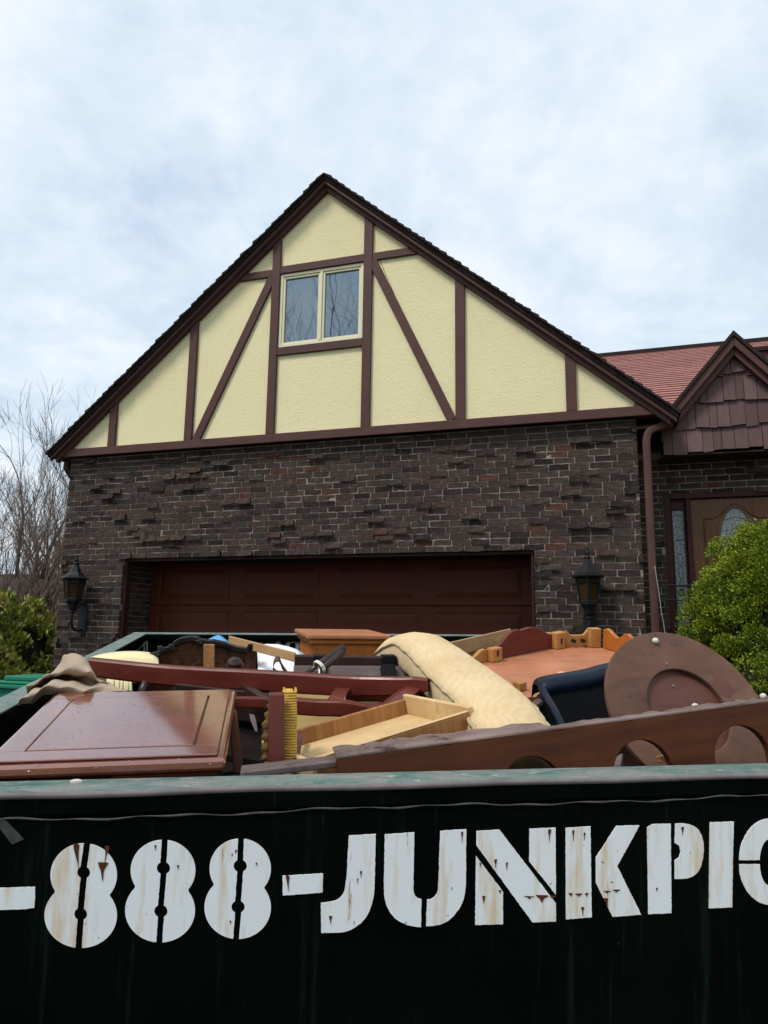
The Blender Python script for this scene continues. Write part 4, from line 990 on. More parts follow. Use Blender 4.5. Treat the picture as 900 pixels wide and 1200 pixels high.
# ---- drop cloth
Cr = [[(22, 830, .66), (40, 826, .62), (60, 817, .60), (82, 818, .58), (97, 820, .56), (115, 815, .58), (149, 813, .60)],
      [(26, 822, .62), (44, 812, .58), (62, 803, .57), (84, 804, .57), (104, 809, .55), (118, 806, .60), (140, 809, .64)],
      [(32, 815, .73), (50, 806, .75), (68, 799, .78), (88, 799, .76), (107, 804, .68), (119, 804, .70), (134, 806, .72)],
      [(33, 808, .66), (52, 797, .66), (66, 791, .66), (84, 789, .62), (106, 790, .59), (117, 801, .68), (131, 804, .74)],
      [(42, 806, .80), (60, 794, .82), (70, 784, .78), (80, 775, .70), (103, 779, .66), (113, 798, .74), (128, 803, .78)],
      [(50, 804, .86), (64, 792, .88), (72, 780, .84), (78, 768, .78), (100, 774, .76), (111, 796, .80), (125, 803, .84)],
      [(58, 806, .95), (70, 800, .95), (80, 792, .95), (88, 785, .95), (100, 788, .92), (110, 800, .90), (122, 806, .92)]]
G = [[U(*q) for q in row] for row in Cr]
G = [catmull(row, 9) for row in G]; G = [list(x) for x in zip(*[catmull([G[i][j] for i in range(len(G))], 8) for j in range(len(G[0]))])]
G = np.array(G); h_, w_ = G.shape[:2]
ii, jj = np.meshgrid(np.arange(h_) / h_, np.arange(w_) / w_, indexing='ij')
fold = .010 * np.abs(np.sin(10 * ii + 9 * jj + 2.0 * np.sin(6 * jj))) + .007 * np.abs(np.sin(7 * ii - 13 * jj + 1.0)) + .0028 * np.sin(31 * jj - 18 * ii + 3 * np.sin(5 * ii))
G = G + fold[..., None] * (wD * .7 - vD * .6) 
mb = MB(); mb.grid(G.tolist()); cl = mb.build('drop_cloth', M['canvas'], smooth=True)
tag(cl, 'crumpled taupe canvas cloth thrown over the cabinet and the left rim', 'cloth')
mod = cl.modifiers.new('thick', 'SOLIDIFY'); mod.thickness = .004
sub = cl.modifiers.new('sub', 'SUBSURF'); sub.levels = 1; sub.render_levels = 1

# ---- chair lying on its back: long bowed rail, stretcher, struts
ch = piece('broken_chair', 'upturned red mahogany chair with a long bowed rail lying across the load', 'chair', [U(100, 781, 1.1), U(502, 802, .75), U(400, 830, .7)])
Rl = catmull([U(104, 781, 1.12), U(200, 791.5, 1.02), U(300, 797, .94), U(400, 803, .86), U(460, 804, .80), U(502, 802.5, .76)], 6)
hh = np.interp(np.linspace(0, 1, len(Rl)), [0, .25, .5, .75, .9, 1], [.056, .062, .062, .056, .050, .034])
rings = []
for i, p in enumerate(Rl):
    t_ = unit(Rl[min(i + 1, len(Rl) - 1)] - Rl[max(i - 1, 0)]); s_ = unit(np.cross(t_, wD)); u_ = np.cross(s_, t_); 
    rings.append([p + s_ * a * .021 + u_ * b_ * hh[i] / 2 for a, b_ in ((-1, -.8), (-.8, -1), (.8, -1), (1, -.8), (1, .8), (.8, 1), (-.8, 1), (-1, .8))])
mb = MB(); mb.loft(rings); mb.build('rail', M['red_wood'], ch, fr=bfr(Rl[0], Rl[-1], wD))
mb = MB(); mb.tube([U(172, 792, 1.06), U(170, 802, 1.03), U(165, 815, .99)], [.011, .014, .012], 10); mb.build('spindle', M['dark_wood'], ch, smooth=True)
S_ = catmull([U(330, 826, .70), U(372, 829, .68), U(405, 830, .66), (U(440, 836, .66)), U(475, 829, .66)], 6); rings = []
for i, p in enumerate(S_):
    t_ = unit(S_[min(i + 1, len(S_) - 1)] - S_[max(i - 1, 0)]); s_ = unit(np.cross(t_, wD)); u_ = np.cross(s_, t_)
    rings.append([p + s_ * a * .020 + u_ * b_ * .021 for a, b_ in ((-1, -.8), (-.8, -1), (.8, -1), (1, -.8), (1, .8), (.8, 1), (-.8, 1), (-1, .8))])
mb = MB(); mb.loft(rings); mb.build('stretcher', M['red_wood'], ch, fr=bfr(S_[0], S_[-1], wD))
board('strut', M['red_wood'], ch, U(388, 827, .67), U(402, 806, .84), uD, .042, vD, .03)
board('strut', M['red_wood'], ch, U(448, 834, .64), U(486, 803, .78), uD, .052, vD, .04)
board('crosspiece', M['red_wood'], ch, U(405, 812, .90), U(490, 812, .88), vD, .03, wD, .05)
# leg continuing on the left side of the post
board('leg', M['red_wood'], ch, U(262, 822, .52), U(312, 823, .52), vD, .03, wD, .024)

# ---- rush seated chair on its side
rc = piece('rush_seat_chair', 'wooden chair with yellow woven rush seat, wedged upright left of the open drawer', 'chair', [U(325, 850, .3), U(335, 895, .25)])
board('post', M['red_wood'], rc, U(324, 812, .30), U(323, 897, .27), uD, .035, vD, .035)
A, B = U(340, 810, .33), U(340, 893, .29)
mb = MB(); mb.bar(A + vD * .06 + (B - A) * .08, B + vD * .06, uD, .018, vD, .10); mb.build('seat_core', M['rush'], rc)
mb = MB(); n = 26
for k in range(n):
    p = A + (B - A) * (k + .5) / n + (uD * rr.uniform(-.001, .001)); r_ = np.linalg.norm(B - A) / n * .53
    mb.tube([p - uD * .0135 + vD * .06, p - uD * .0125, p + uD * .0 - vD * .003, p + uD * .0125, p + uD * .0135 + vD * .06], r_, 6)
mb.build('rush_wrap', M['rush'], rc, smooth=True)
mb = MB(); pth = catmull([U(311, 892, .36), U(313, 872, .37), U(313, 850, .38), U(318, 832, .39), U(321, 818, .40)], 6); mb.tube(pth, [.011 + .004 * math.sin(i * 1.7) for i in range(len(pth))], 8); mb.build('carved_slat', M['carved'], rc, smooth=True)
sp_ = piece('splintered_slat', 'narrow splintered brown slat standing in the dark gap beside the cabinet', 'wood', [U(278, 870, .32)])
board('slat', M['walnut'], sp_, U(272, 832, .42), U(280, 905, .30), uD, .022, vD, .012); 
sp2 = piece('metal_bracket', 'small pale bent bracket hanging in the dark gap beside the cabinet', 'bracket', [U(296, 845, .45)])
mb = MB(); mb.strip([U(292, 837, .46), U(294, 845, .45), U(299, 857, .44)], [U(298, 838, .46), U(300, 845, .45), U(302, 857, .44)], vD * .004); mb.build('plate', M['pale_metal'], sp2)

# ---- open drawer
def drawer(name, label, A, B, C_, dep, th=.014):
    A, B, C_ = map(np.array, (A, B, C_)); x = unit(B - A); y = C_ - A; y = y - x * np.dot(x, y); Ly = np.linalg.norm(y); y = y / Ly; z = np.cross(x, y); Lx = np.linalg.norm(B - A)
    if z[2] < 0: z = -z
    root = piece(name, label, 'drawer', [A, B, C_, A - z * dep]); P = lambda a, b_, c: A + x * a + y * b_ + z * c
    def bx(nm, a0, b0, c0, a1, b1, c1, mt):
        mb = MB(); mb.slab([P(a0, b0, c1), P(a1, b0, c1), P(a1, b1, c1), P(a0, b1, c1)], z * (c0 - c1)); return mb.build(nm, mt, root, fr=frame(P(a0, b0, c0), x, y), bevel=.002, seg=1)
    bx('front_board', 0, -th, -dep, Lx, 0, .0, M['drawer_out']); bx('back_board', 0, Ly, -dep, Lx, Ly + th, 0, M['drawer_out'])
    bx('side_board', -th, -th, -dep, -.0005, Ly + th, -.004, M['drawer_in']); bx('side_board', Lx + .0005, -th, -dep, Lx + th, Ly + th, .012, M['drawer_in'])
    bx('bottom_panel', .0005, .0005, -dep * .62, Lx - .0005, Ly - .0005, -dep * .62 + .008, M['drawer_in'])
    bx('edge_strip', 0, -th, .0005, Lx, -.001, .004, M['drawer_in'])
    return root
drawer('open_drawer', 'empty shallow drawer with pale inside tilted beside the rush seat', U(368, 889, .22), U(546, 834, .36), U(347, 856, .52), .078)
pb = piece('plywood_sheet', 'tan plywood sheet showing behind the curved chair stretcher', 'board', [U(380, 830, 1.0)])
mb = MB(); mb.slab([U(338, 812, .98), U(440, 806, .98), U(448, 850, .82), U(338, 860, .82)], -vD * -.012); mb.build('sheet', M['olive'], pb, fr=bfr(U(338, 812, .98), U(440, 806, .98), wD))

# ---- cushion
cu = piece('seat_cushion', 'long cream damask bench cushion draped from the nightstand down to the scooped board', 'cushion', [U(470, 760, 1.6), U(600, 850, .4)])
Sp = catmull([U(459, 767, 1.58), U(486, 764, 1.44), U(508, 777, 1.20), U(531, 797, .92), U(553, 816, .68), U(577, 838, .48), U(594, 862, .34), U(608, 890, .24)], 7)
wdt = np.interp(np.linspace(0, 1, len(Sp)), [0, .08, .5, 1], [.17, .20, .215, .190]); tk = np.interp(np.linspace(0, 1, len(Sp)), [0, .06, .2, 1], [.07, .105, .125, .105])
rings = []; we1, we2 = [], []; K = 28
side0 = unit(uD * .96 + vD * .22)
for i, p in enumerate(Sp):
    t_ = unit(Sp[min(i + 1, len(Sp) - 1)] - Sp[max(i - 1, 0)]); f_ = i / (len(Sp) - 1)
    sd = unit(uD * (1 - .55 * max(0, 1 - f_ * 4)) + vD * (.25 + .7 * max(0, 1 - f_ * 4))); sd = unit(sd - t_ * np.dot(sd, t_)); u_ = np.cross(sd, t_); u_ = u_ if u_[2] > 0 else -u_
    ro = []
    pk = 1 + .02 * math.sin(i * 2.1) + .015 * math.sin(i * 5.3)
    for a in np.linspace(0, 2 * PI, K, endpoint=False):
        ca, sa = math.cos(a), math.sin(a); x = math.copysign(abs(ca) ** .42, ca) * wdt[i] / 2 * pk; y = math.copysign(abs(sa) ** .62, sa) * tk[i] / 2
        y += tk[i] * .17 * (1 - (x / (wdt[i] / 2)) ** 2) * (1 if sa > 0 else .3) * pk
        ro.append(p + sd * x + u_ * y)
    rings.append(ro); we1.append(p - sd * wdt[i] / 2 * pk * .99 + u_ * tk[i] * .30); we2.append(p + sd * wdt[i] / 2 * pk * .99 + u_ * tk[i] * .30)
mb = MB(); mb.loft(rings); cfo = mb.build('cover', M['damask'], cu, smooth=True)
for w_ in (we1, we2): mb = MB(); mb.tube(w_, .0055, 7); mb.build('piping', M['piping'], cu, smooth=True)

# ---- nightstand
ns = piece('nightstand', 'small orange pine nightstand standing at the far wall of the dumpster', 'nightstand', [U(405, 760, 2.1)])
A, B, C_ = U(362, 746, 1.95), U(455, 747, 1.98), U(352, 739.5, 2.42); x = unit(B - A); y = C_ - A; y = y - x * np.dot(x, y); Ly = np.linalg.norm(y); y /= Ly; z = unit(np.cross(x, y)); z = z if z[2] > 0 else -z; Lx = np.linalg.norm(B - A)
P = lambda a, b_, c: A + x * a + y * b_ + z * c
mb = MB(); mb.slab([P(-.012, -.012, .012), P(Lx + .012, -.012, .012), P(Lx + .012, Ly + .01, .012), P(-.012, Ly + .01, .012)], -z * .024); mb.build('top', M['orange_top'], ns, fr=frame(A, x, y), bevel=.008, seg=3)
mb = MB(); mb.slab([P(.004, .004, -.0125), P(Lx - .004, .004, -.0125), P(Lx - .004, Ly, -.0125), P(.004, Ly, -.0125)], -z * .022); mb.build('moulding', M['orange'], ns, fr=frame(A, x, y), bevel=.006)
mb = MB(); mb.slab([P(.02, .02, -.035), P(Lx - .02, .02, -.035), P(Lx - .02, Ly, -.035), P(.02, Ly, -.035)], -z * .45); mb.build('carcass', M['orange'], ns, fr=frame(A, z, x))
mb = MB(); mb.slab([P(.045, .014, -.05), P(Lx - .045, .014, -.05), P(Lx - .045, .0195, -.05), P(.045, .0195, -.05)], -z * .16); mb.build('drawer_front', M['orange'], ns, fr=frame(A, z, x), bevel=.003)

# ---- strapped bed rails
br_ = piece('bed_rails', 'pair of dark bed rails bound with black straps below the nightstand', 'bed rails', [U(410, 780, 1.35)])
A, B = U(345, 775, 1.34), U(480, 777, 1.36)
board('rail', M['dark_wood'], br_, A, B, vD, .05, wD, .046); A2, B2 = U(345, 790, 1.16), U(478, 790.5, 1.18)
a_ = unit(wD * .55 - vD * .83); board('rail', M['grey_wood'], br_, U(344, 789, 1.28), U(478, 789.5, 1.30), unit(np.cross(a_, uD)), .055, a_, .02)
for px in (375, 455):
    mb = MB(); c = U(px, 776, 1.345); mb.bar(c - uD * .027, c + uD * .027, vD, .058, wD, .054); c2 = U(px, 789, 1.275); mb.bar(c2 - uD * .027, c2 + uD * .027, unit(np.cross(a_, uD)), .062, a_, .026); mb.build('strap', M['mesh_black'], br_, bevel=.004)
td = piece('tied_rods', 'two dark rods tied with white string leaning across the bed rails', 'rods', [U(380, 778, 1.1)])
mb = MB(); mb.tube([U(356, 794, 1.05), U(372, 781, 1.07), U(403, 759, 1.12)], .014, 10); mb.build('rod', M['dark_wood'], td, smooth=True)
mb = MB(); mb.tube([U(361, 797, 1.02), U(377, 784, 1.04), U(402, 764, 1.08)], .011, 10); mb.build('rod', M['dark_wood'], td, smooth=True)
mb = MB()
c = U(373.5, 782, 1.045); ax = unit(U(403, 759, 1.12) - U(356, 794, 1.05)); e_a = unit(np.cross(ax, wD)); e_b = np.cross(ax, e_a)
for k in range(2): mb.tube([c + ax * (.006 * k) + e_a * .026 * math.cos(q) + e_b * .021 * math.sin(q) for q in np.linspace(0, 2 * PI, 18)], .003, 5)
mb.tube(catmull([c - e_a * .0, U(374, 790, 1.0), U(369, 799, .98)], 4), .003, 5); mb.build('string', M['string'], td, smooth=True)
mb = MB(); q = catmull([U(338, 795, 1.10), U(331, 785, 1.10), U(327, 776, 1.10), U(322, 778, 1.10), U(320, 788, 1.10), U(326, 794, 1.10), U(334, 795, 1.10)], 6)
mb.strip([p for p in q], [p + vD * .06 + wD * .01 for p in q], wD * .003); tag(mb.build('strap_loop', M['leather'], smooth=False), 'brown leather strap bent into a loop in front of the white sheet', 'strap')

# ---- white sheet, tan board, blue sheet
ws = MB(); rows = []
out0 = [(301, 756), (313, 754.5), (326, 755), (338, 757.5), (348, 761), (358, 767)]; out1 = [(303, 797), (313, 798), (323, 798), (332, 798), (340, 798), (347, 796)]
for i in range(9):
    f_ = i / 8; rows.append([U(a[0] + (b_[0] - a[0]) * f_, a[1] + (b_[1] - a[1]) * f_, 1.92 - .30 * f_ + .012 * math.sin(5 * j + 4 * f_) + .01 * rr.uniform(-1, 1)) for j, (a, b_) in enumerate(zip(out0, out1))])
ws.grid(rows); o = ws.build('plastic_sheet', M['white_sheet'], smooth=True); o.modifiers.new('thick', 'SOLIDIFY').thickness = .012; tag(o, 'white plastic sheet standing behind the tan board near the nightstand', 'sheet')
tb = board('tan_board', M['tan'], None, U(268, 750, 1.86), U(347, 770.5, 1.52), vD, .018, wD, .038); tag(tb, 'thin tan board slanting across the white plastic sheet', 'board')
mb = MB(); rows = []
for i in range(7):
    row = []
    for j in range(11):
        fx, fy_ = j / 10, i / 6; px = 231 + 41 * fx; pk = 9 * math.exp(-((fx - .62) / .28) ** 2) + 3 * math.exp(-((fx - .2) / .2) ** 2)
        row.append(U(px, 752.5 + 2 * fx - pk * (1 - abs(2 * fy_ - 1) ** 1.5) - .8 * math.sin(9 * fx + 5 * fy_), 1.95 + .18 * fy_))
    rows.append(row)
mb.grid(rows); o = mb.build('blue_sheet', M['blue'], smooth=True); o.modifiers.new('thick', 'SOLIDIFY').thickness = .003; tag(o, 'crumpled light blue plastic lying on top of the black scalloped headboard', 'sheet')

# ---- scalloped headboard with finial post
hb = piece('headboard', 'black scalloped headboard with brown woven panel near the far left corner', 'headboard', [U(230, 780, 1.72)])
top = [(158, 782), (166, 773), (173, 767), (186, 763), (189, 760), (200, 757), (203, 752), (211, 747.5), (222, 745.5), (232, 746.5), (234, 749), (246, 750.5), (250, 750), (264, 753), (276, 757.5), (289, 759.5), (291, 754.5), (300, 754.5)]
low = [(x + (3 if i < 3 else 0), y + 7) for i, (x, y) in enumerate(top)]
v0 = 1.72
mb = MB(); mb.strip([U(x, y, v0) for x, y in top], [U(x, y, v0) for x, y in low], vD * .05); mb.build('scalloped_frame', M['ebony'], hb, bevel=.004)
mb = MB(); mb.strip([U(x, y, v0 + .012) for x, y in low], [U(x, 818, v0 + .012) for x, y in low], vD * .02); mb.build('woven_panel', M['cane'], hb)
board('stile', M['drawer_out'], hb, U(245, 755, v0 - .03), U(245, 812, v0 - .06), uD, .045, vD, .02)
mb = MB(); c = U(275, 778, 1.55); mb.lathe([(.03, -.25), (.03, -.03), (.036, -.025), (.036, -.008), (.028, 0), (.030, .008), (.024, .017), (.012, .020), (.010, .026), (.003, .028)], c, unit(wD * .85 - vD * .5), 18); mb.build('finial_post', M['dark_wood'], hb, smooth=True)
for px, dy in ((189, 0), (202, 0), (233, 0)): board('scroll_block', M['ebony'], hb, U(px - 1.5, 757 - (px - 189) * .16, v0 - .012), U(px + 1.5, 764 - (px - 189) * .2, v0 - .012), uD, .02, vD, .03)

# ---- cream pad at the far left
pd = piece('cream_pad', 'pale cream foam pad with a curved top behind the left end of the red rail', 'pad', [U(135, 785, 1.5)])
mb = MB(); rows = []
topc = [(98, 776), (112, 770), (128, 766.5), (145, 765), (162, 765), (178, 767), (186, 772)]
fr_ = [U(x, y, 1.72) for x, y in topc]; bkp = [U(x, y - 2, 1.80) for x, y in topc]; fl = [U(x, y + 6, 1.62) for x, y in topc]; lo_ = [U(x, 800, 1.60) for x, y in topc]
mb.grid([[p for p in catmull(q, 4)] for q in (bkp, fr_, fl, lo_)]); o = mb.build('pad', M['cream'], pd, smooth=True); o.modifiers.new('thick', 'SOLIDIFY').thickness = .02
mb = MB()
for k in range(9): px = 126 + k * 3.4; mb.tube([U(px, 783, 1.45), U(px + rr.uniform(-1, 1), 797, 1.42), U(px + rr.uniform(-2, 2), 810, 1.36)], .006, 6)
mb.build('pleats', M['cream'], pd, smooth=True)

# ---- hexagonal table top, upside down
hx = piece('upturned_table', 'orange table top lying upside down with arched aprons and corner blocks', 'table', [U(650, 785, 1.2)])
K0, K1, K2 = U(655, 758, 1.60), U(698, 756, 1.62), U(600, 817, .90)
nrm = unit(np.cross(K1 - K0, K2 - K0)); nrm = nrm if nrm[2] > 0 else -nrm
def onp(px, py):
    r = ray(px, py); t_ = np.dot(K0 - CAM, nrm) / np.dot(r, nrm); return CAM + t_ * r
hexa = [onp(*q) for q in ((553, 779), (653, 759), (699, 757.5), (762, 776), (720, 812), (600, 818))]
hfr = frame(hexa[0], hexa[1] - hexa[0], nrm)
mb = MB(); mb.prism(hexa, -nrm * .02); mb.build('top_panel', M['hex'], hx, fr=frame(hexa[0], hexa[3] - hexa[0], np.cross(nrm, hexa[3] - hexa[0])))
def apron(A, B, hts, mt, th=.018, off=.012):
    A, B = np.array(A), np.array(B); x = unit(B - A); inn = unit(np.cross(nrm, x)); n = len(hts)
    lo = [A + (B - A) * i / (n - 1) + nrm * .001 for i in range(n)]; hi = [p + nrm * h for p, h in zip(lo, hts)]
    mb = MB(); mb.strip(hi, lo, inn * th); return mb.build('apron', mt, hx, fr=frame(A, x, inn), bevel=.002, seg=1)
def lerp(a, b_, t_): return np.array(a) + (np.array(b_) - np.array(a)) * t_
ah = [.052, .060, .078, .096, .104, .105, .100, .104, .106, .104, .098, .088, .078, .066, .060]
apron(lerp(hexa[0], hexa[1], .27), lerp(hexa[0], hexa[1], .93), ah, M['red_wood'])
apron(lerp(hexa[0], hexa[1], .02), lerp(hexa[0], hexa[1], .17), [.022, .034, .046, .05, .046], M['hexblock'])
apron(lerp(hexa[1], hexa[2], .22), lerp(hexa[1], hexa[2], .80), [.072, .052, .050, .050, .052, .078], M['hexblock'])
apron(lerp(hexa[2], hexa[3], .12), lerp(hexa[2], hexa[3], .98), [.080, .088, .082, .070, .060, .066, .082, .088, .078, .074, .082, .078, .060, .05], M['orange'])
def cblock(p, x, w, h, inward):
    mb = MB(); c = np.array(p) + nrm * h / 2 + inward * .01; mb.bar(c - x * w / 2, c + x * w / 2, inward, .035, nrm, h - .002); return mb.build('corner_block', M['hexblock'], hx, bevel=.003)
x01 = unit(hexa[1] - hexa[0]); x12 = unit(hexa[2] - hexa[1]); x23 = unit(hexa[3] - hexa[2])
i01 = unit(np.cross(x01, nrm)); i12 = unit(np.cross(x12, nrm)); i23 = unit(np.cross(x23, nrm))
cblock(lerp(hexa[0], hexa[1], .22), x01, .055, .055, i01); cblock(lerp(hexa[0], hexa[1], .985), x01, .06, .072, i01)
cblock(lerp(hexa[1], hexa[2], .90), x12, .05, .084, i12)
for f_ in (.38, .62):
    c = lerp(hexa[1], hexa[2], f_) + nrm * .03; mb = MB(); mb.lathe([(.007, -.004), (.007, .021)], c + unit(np.cross(nrm, x12)) * -.001, unit(np.cross(x12, nrm)), 10); mb.build('screw_hole', M['mesh_black'], hx)
for k in (.22, .985): 
    c = lerp(hexa[0], hexa[1], k) + nrm * .034 + i01 * .0285; mb = MB(); mb.bar(c - nrm * .012, c + nrm * .012, x01, .007, i01, .002); mb.build('slot', M['mesh_black'], hx)
c = onp(659, 789); mb = MB(); mb.lathe([(.017, 0), (.015, .003)], c, nrm, 12); mb.build('paper_patch', M['drawer_in'], hx)
cblock(onp(606, 808), x01, .035, .03, i01)

# ---- corner of another drawer behind the upturned table
dz = piece('pine_crate', 'corner of a raw pine crate standing behind the upturned table', 'crate', [U(590, 755, 2.0)])
A = U(598, 744.5, 2.02)
board('front_board', M['tan'], dz, U(505, 767, 1.55), A, vD, .014, wD, .066); board('side_board', M['tan'], dz, A + uD * .002 + vD * .008, U(655, 748, 1.80), vD, .014, wD, .05)
mb = MB(); mb.slab([U(505, 775, 1.56), A - wD * .035, U(655, 757, 1.82), U(560, 790, 1.4)], -wD * .008); mb.build('bottom_panel', M['walnut'], dz)

# ---- navy chair
nc = piece('vinyl_chair', 'dark navy vinyl chair lying on its side left of the round disc', 'chair', [U(680, 815, .8)])
topc = [(632, 806), (636, 799), (648, 795), (665, 792), (690, 788), (716, 781), (745, 776)]
T = catmull([U(x, y, .80) for x, y in topc], 5); rings = []
mb = MB()
rows = [[p + vD * .07 - wD * .05 for p in T], [p + vD * .06 for p in T], [p + vD * .03 + wD * .006 for p in T], [p for p in T], [p - vD * .018 - wD * .012 for p in T], [p - vD * .022 - wD * .03 for p in T], [p - vD * .016 - wD * .045 for p in T]]
mb.grid(rows); mb.build('top_roll', M['navy'], nc, smooth=True)
mb = MB(); mb.strip([p - vD * .014 - wD * .044 for p in T], [p - vD * .06 - wD * .30 for p in T], vD * .05); mb.build('mesh_back', M['mesh_black'], nc)
mb = MB(); pth = catmull([U(634, 806, .77), U(641, 818, .72), U(651, 835, .64), U(662, 860, .56)], 6); mb.tube(pth, [.012] * len(pth), 8); mb.build('frame_tube', M['navy'], nc, smooth=True)
mb = MB(); mb.tube(catmull([U(676, 795, .9), U(688, 788, .92), U(700, 786, .92), U(712, 789, .9)], 5), .012, 8); mb.build('arm_pad', M['navy'], nc, smooth=True)

# ---- round disc
dn = unit(-vD * .82 + wD * .57 + uD * .06); dc = U(808, 831, .42)
rd = piece('turntable_disc', 'worn round wooden disc with a recessed centre leaning at the right', 'disc', [dc - wD * .1])
R0 = .233; ea = unit(np.cross(dn, wD)); eb = np.cross(ea, dn); dfr_ = frame(dc, ea, eb)
rg = lambda r, h: [dc + ea * r * math.cos(a) + eb * r * math.sin(a) + dn * h for a in np.linspace(0, 2 * PI, 72, endpoint=False)]
mb = MB(); mb.strip(rg(R0, 0), rg(.117, 0), -dn * .016, True); mb.build('outer_ring', M['disc'], rd, fr=dfr_, bevel=.003)
mb = MB(); mb.prism(rg(.15, -.017), -dn * .012); mb.build('inner_disc', M['disc_in'], rd, fr=dfr_)
def ondisc(px, py, h=0.0):
    r = ray(px, py); q = dc + dn * h; return CAM + r * (np.dot(q - CAM, dn) / np.dot(r, dn))
for px, py, r_ in ((767, 752, .0085), (893, 817, .0085)): mb = MB(); c = ondisc(px, py); mb.lathe([(r_, .0005), (r_ * 1.05, .006), (r_ * .8, .011), (r_ * .3, .013)], c, dn, 12); mb.build('foot_pad', M['knob'], rd, smooth=True)
for px, py in ((781, 778), (863, 821)): mb = MB(); c = ondisc(px, py); mb.lathe([(.0045, .0003), (.0045, .002), (.002, .003)], c, dn, 8); mb.build('screw', M['pale_metal'], rd)
for px, py in ((789, 804), (836, 826)): mb = MB(); c = ondisc(px, py, -.017); mb.lathe([(.0045, .0003), (.0045, .002), (.002, .003)], c, dn, 8); mb.build('screw', M['pale_metal'], rd)
mb = MB(); c = ondisc(815, 829, -.017); mb.lathe([(.012, .0003), (.011, .004), (.004, .006)], c, dn, 9); mb.build('foam_blob', M['knob'], rd, smooth=True)
mb = MB(); c = ondisc(846, 800, .0002); pa = [c + ea * .028 * math.cos(a) * (.7 if math.sin(a) > 0 else 1) + eb * .045 * math.sin(a) for a in np.linspace(0, 2 * PI, 14, endpoint=False)]; mb.prism(pa, dn * .0006); mb.build('veneer_patch', M['disc_in'], rd)

# ---- scooped board lying along the near rim
A, B = U(395, 889.5, .115), U(985, 812, .17); x = unit(B - A); Lb = np.linalg.norm(B - A)
fn = unit(np.cross(x, wD)); fn = fn if np.dot(fn, vD) < 0 else -fn; fn = unit(fn * .97 + wD * .2); dn2 = -unit(np.cross(x, fn)); dn2 = dn2 if dn2[2] < 0 else -dn2
sb = piece('scooped_board', 'long dark wooden board with half round cutouts lying along the near rim', 'board', [A, B, (A + B) / 2 + dn2 * .1])
def onb(px, py):
    r = ray(px, py); return CAM + r * (np.dot(A - CAM, fn) / np.dot(r, fn))
def sc(px, py): q = onb(px, py) - A; return np.dot(q, x), np.dot(q, dn2)
apex = [sc(497, 909), sc(617, 886.5), sc(744, 867), sc(857, 850)]; Rr = .071; HB = .145
pts = [(0, 0)] + [(Lb, 0), (Lb, HB)]
for s_, d_ in reversed(apex):
    cy = max(d_ + Rr, .0); a0 = math.asin(min(1, max(-1, (HB - cy) / Rr))); 
    for a in np.linspace(a0, PI - a0, 22) if False else np.linspace(-a0, PI + a0, 22): pts.append((s_ + Rr * math.cos(a), min(HB, cy - Rr * math.sin(a))))
pts.append((0, HB))
mb = MB(); mb.prism([A + x * a + dn2 * b_ for a, b_ in pts], -fn * .020); mb.build('board', M['walnut'], sb, fr=frame(A, x, dn2), bevel=.0015, seg=1)
# splintered upper edge
mb = MB(); n = 70; A1, B1, C1 = [], [], []
for i in range(n):
    f_ = i / (n - 1); wv = .030 + (.030 if f_ < .34 else .004) * (1 - f_) + rr.uniform(-.004, .005); p = A + x * Lb * f_ - dn2 * .0012
    A1.append(p - fn * -.0005 + fn * rr.uniform(-.0015, .0005)); B1.append(p - fn * wv - dn2 * ((.016 if f_ < .38 else .006) + rr.uniform(-.003, .003)))
mb.strip(A1, B1, -dn2 * .0035); mb.build('broken_edge', M['broken'], sb, fr=frame(A, x, dn2))
for px, py in ((690, 881), (813, 861)): mb = MB(); c = onb(px, py); mb.lathe([(.005, .0), (.006, .0012), (.002, .0016)], c, fn, 10); mb.build('screw_plug', M['dark_wood'], sb)
for px, py in ((817, 846),): mb = MB(); c = onb(px, py); mb.lathe([(.003, .0), (.003, .0012)], c, fn, 8); mb.build('screw', M['pale_metal'], sb)
pk_ = board('grey_plank', M['grey_wood'], None, U(282, 905, .115), U(402, 891, .16), unit(vD), .05, wD, .014); tag(pk_, 'short greyish plank end resting on the near rim beside the rush seat', 'plank')
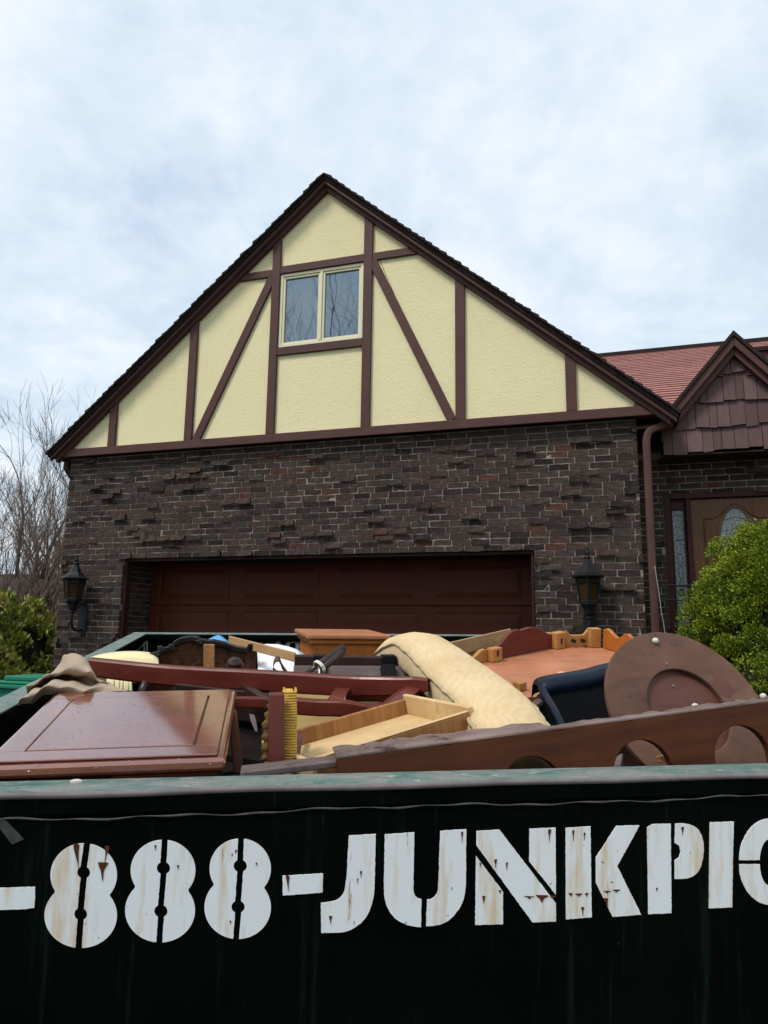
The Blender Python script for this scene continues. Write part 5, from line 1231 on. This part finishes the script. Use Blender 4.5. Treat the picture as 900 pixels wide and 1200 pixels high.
# pale pieces seen through the scoops
mb = MB(); q = [U(716, 893, .24), U(722, 893, .24), U(731, 878, .26), U(728, 880, .26)]
bp = piece('beige_pad', 'small beige pad seen through the middle cutout of the scooped board', 'pad', [U(722, 900, .25)])
mb = MB(); mb.loft([[U(700, 915, .27), U(726, 915, .24), U(740, 915, .32), U(705, 915, .36)], [U(714, 895, .28), U(728, 895, .25), U(731, 895, .31), U(716, 895, .34)], [U(726, 884, .29), U(729, 883, .28), U(731, 883, .30), U(728, 884, .31)]]); mb.build('pad', M['grey_wood'], bp, smooth=False, bevel=.004)
dp = piece('dark_panel', 'dark brown panel added behind the cutouts right of the disc', 'panel', [U(790, 890, .62)])
mb = MB(); mb.slab([U(655, 858, .62), U(930, 845, .66), U(930, 930, .60), U(655, 935, .56)], vD * .02); mb.build('side', M['dark_wood'], dp)  # single added panel that keeps the view behind the cutouts dark

# ---- odd bits lying between the larger pieces
o = board('loose_leg', M['dark_wood'], None, U(286, 806, .95), U(317, 826, .60), uD, .026, wD, .026); tag(o, 'dark square chair leg poking up between cabinet and rush seat', 'leg piece')
o = board('pine_lath', M['tan'], None, U(344, 807, 1.02), U(470, 800, 1.16), vD, .012, wD, .03); tag(o, 'narrow pine lath lying behind the curved chair stretcher', 'lath')
o = board('dark_board', M['dark_wood'], None, U(205, 818, .95), U(330, 832, .86), vD, .02, wD, .09); tag(o, 'dark board edge filling the gap behind the cabinet top', 'board')
o = board('brown_batten', M['red_wood'], None, U(345, 896, .30), U(352, 858, .50), uD, .018, vD, .03); tag(o, 'short red brown batten standing at the drawer corner beside the rush seat', 'batten')
o = board('broken_board', M['broken'], None, U(440, 900, .20), U(585, 868, .34), vD, .05, wD, .016); tag(o, 'rough broken board tucked between drawer front and scooped board', 'board')
o = board('grey_stick', M['grey_wood'], None, U(615, 836, .62), U(645, 812, .95), uD, .03, wD, .014); tag(o, 'short grey stick in the dark gap between cushion and navy chair', 'slat')
mb = MB()
for k in range(26):
    p = U(rr.uniform(762, 792), rr.uniform(876, 893), rr.uniform(.3, .42)); d = np.array([rr.gauss(0, 1), rr.gauss(0, 1), rr.gauss(0, .4)]); d = unit(d) * rr.uniform(.006, .016); mb.bar(p - d, p + d, np.cross(d, wD) + 1e-4, rr.uniform(.004, .010), wD, .003, rr.random())
tag(mb.build('wood_chips', M['drawer_out']), 'scattered wood chips seen through the middle cutout of the scooped board', None, kind='stuff')
mb = MB(); c = D(*UL(90, 905, .055)) ; c = OD + MD @ np.array([UL(90, 905, .06)[0], .06, .003]); mb.loft([[c + uD * .011 * math.cos(a) * q + vD * .004 * math.sin(a) * q + wD * h for a in np.linspace(0, 2 * PI, 10, endpoint=False)] for q, h in ((1, -.003), (1, .001), (.5, .003))])
tag(mb.build('foam_chip', M['knob']), 'small pale foam chip on the rim below the cabinet', 'chip')
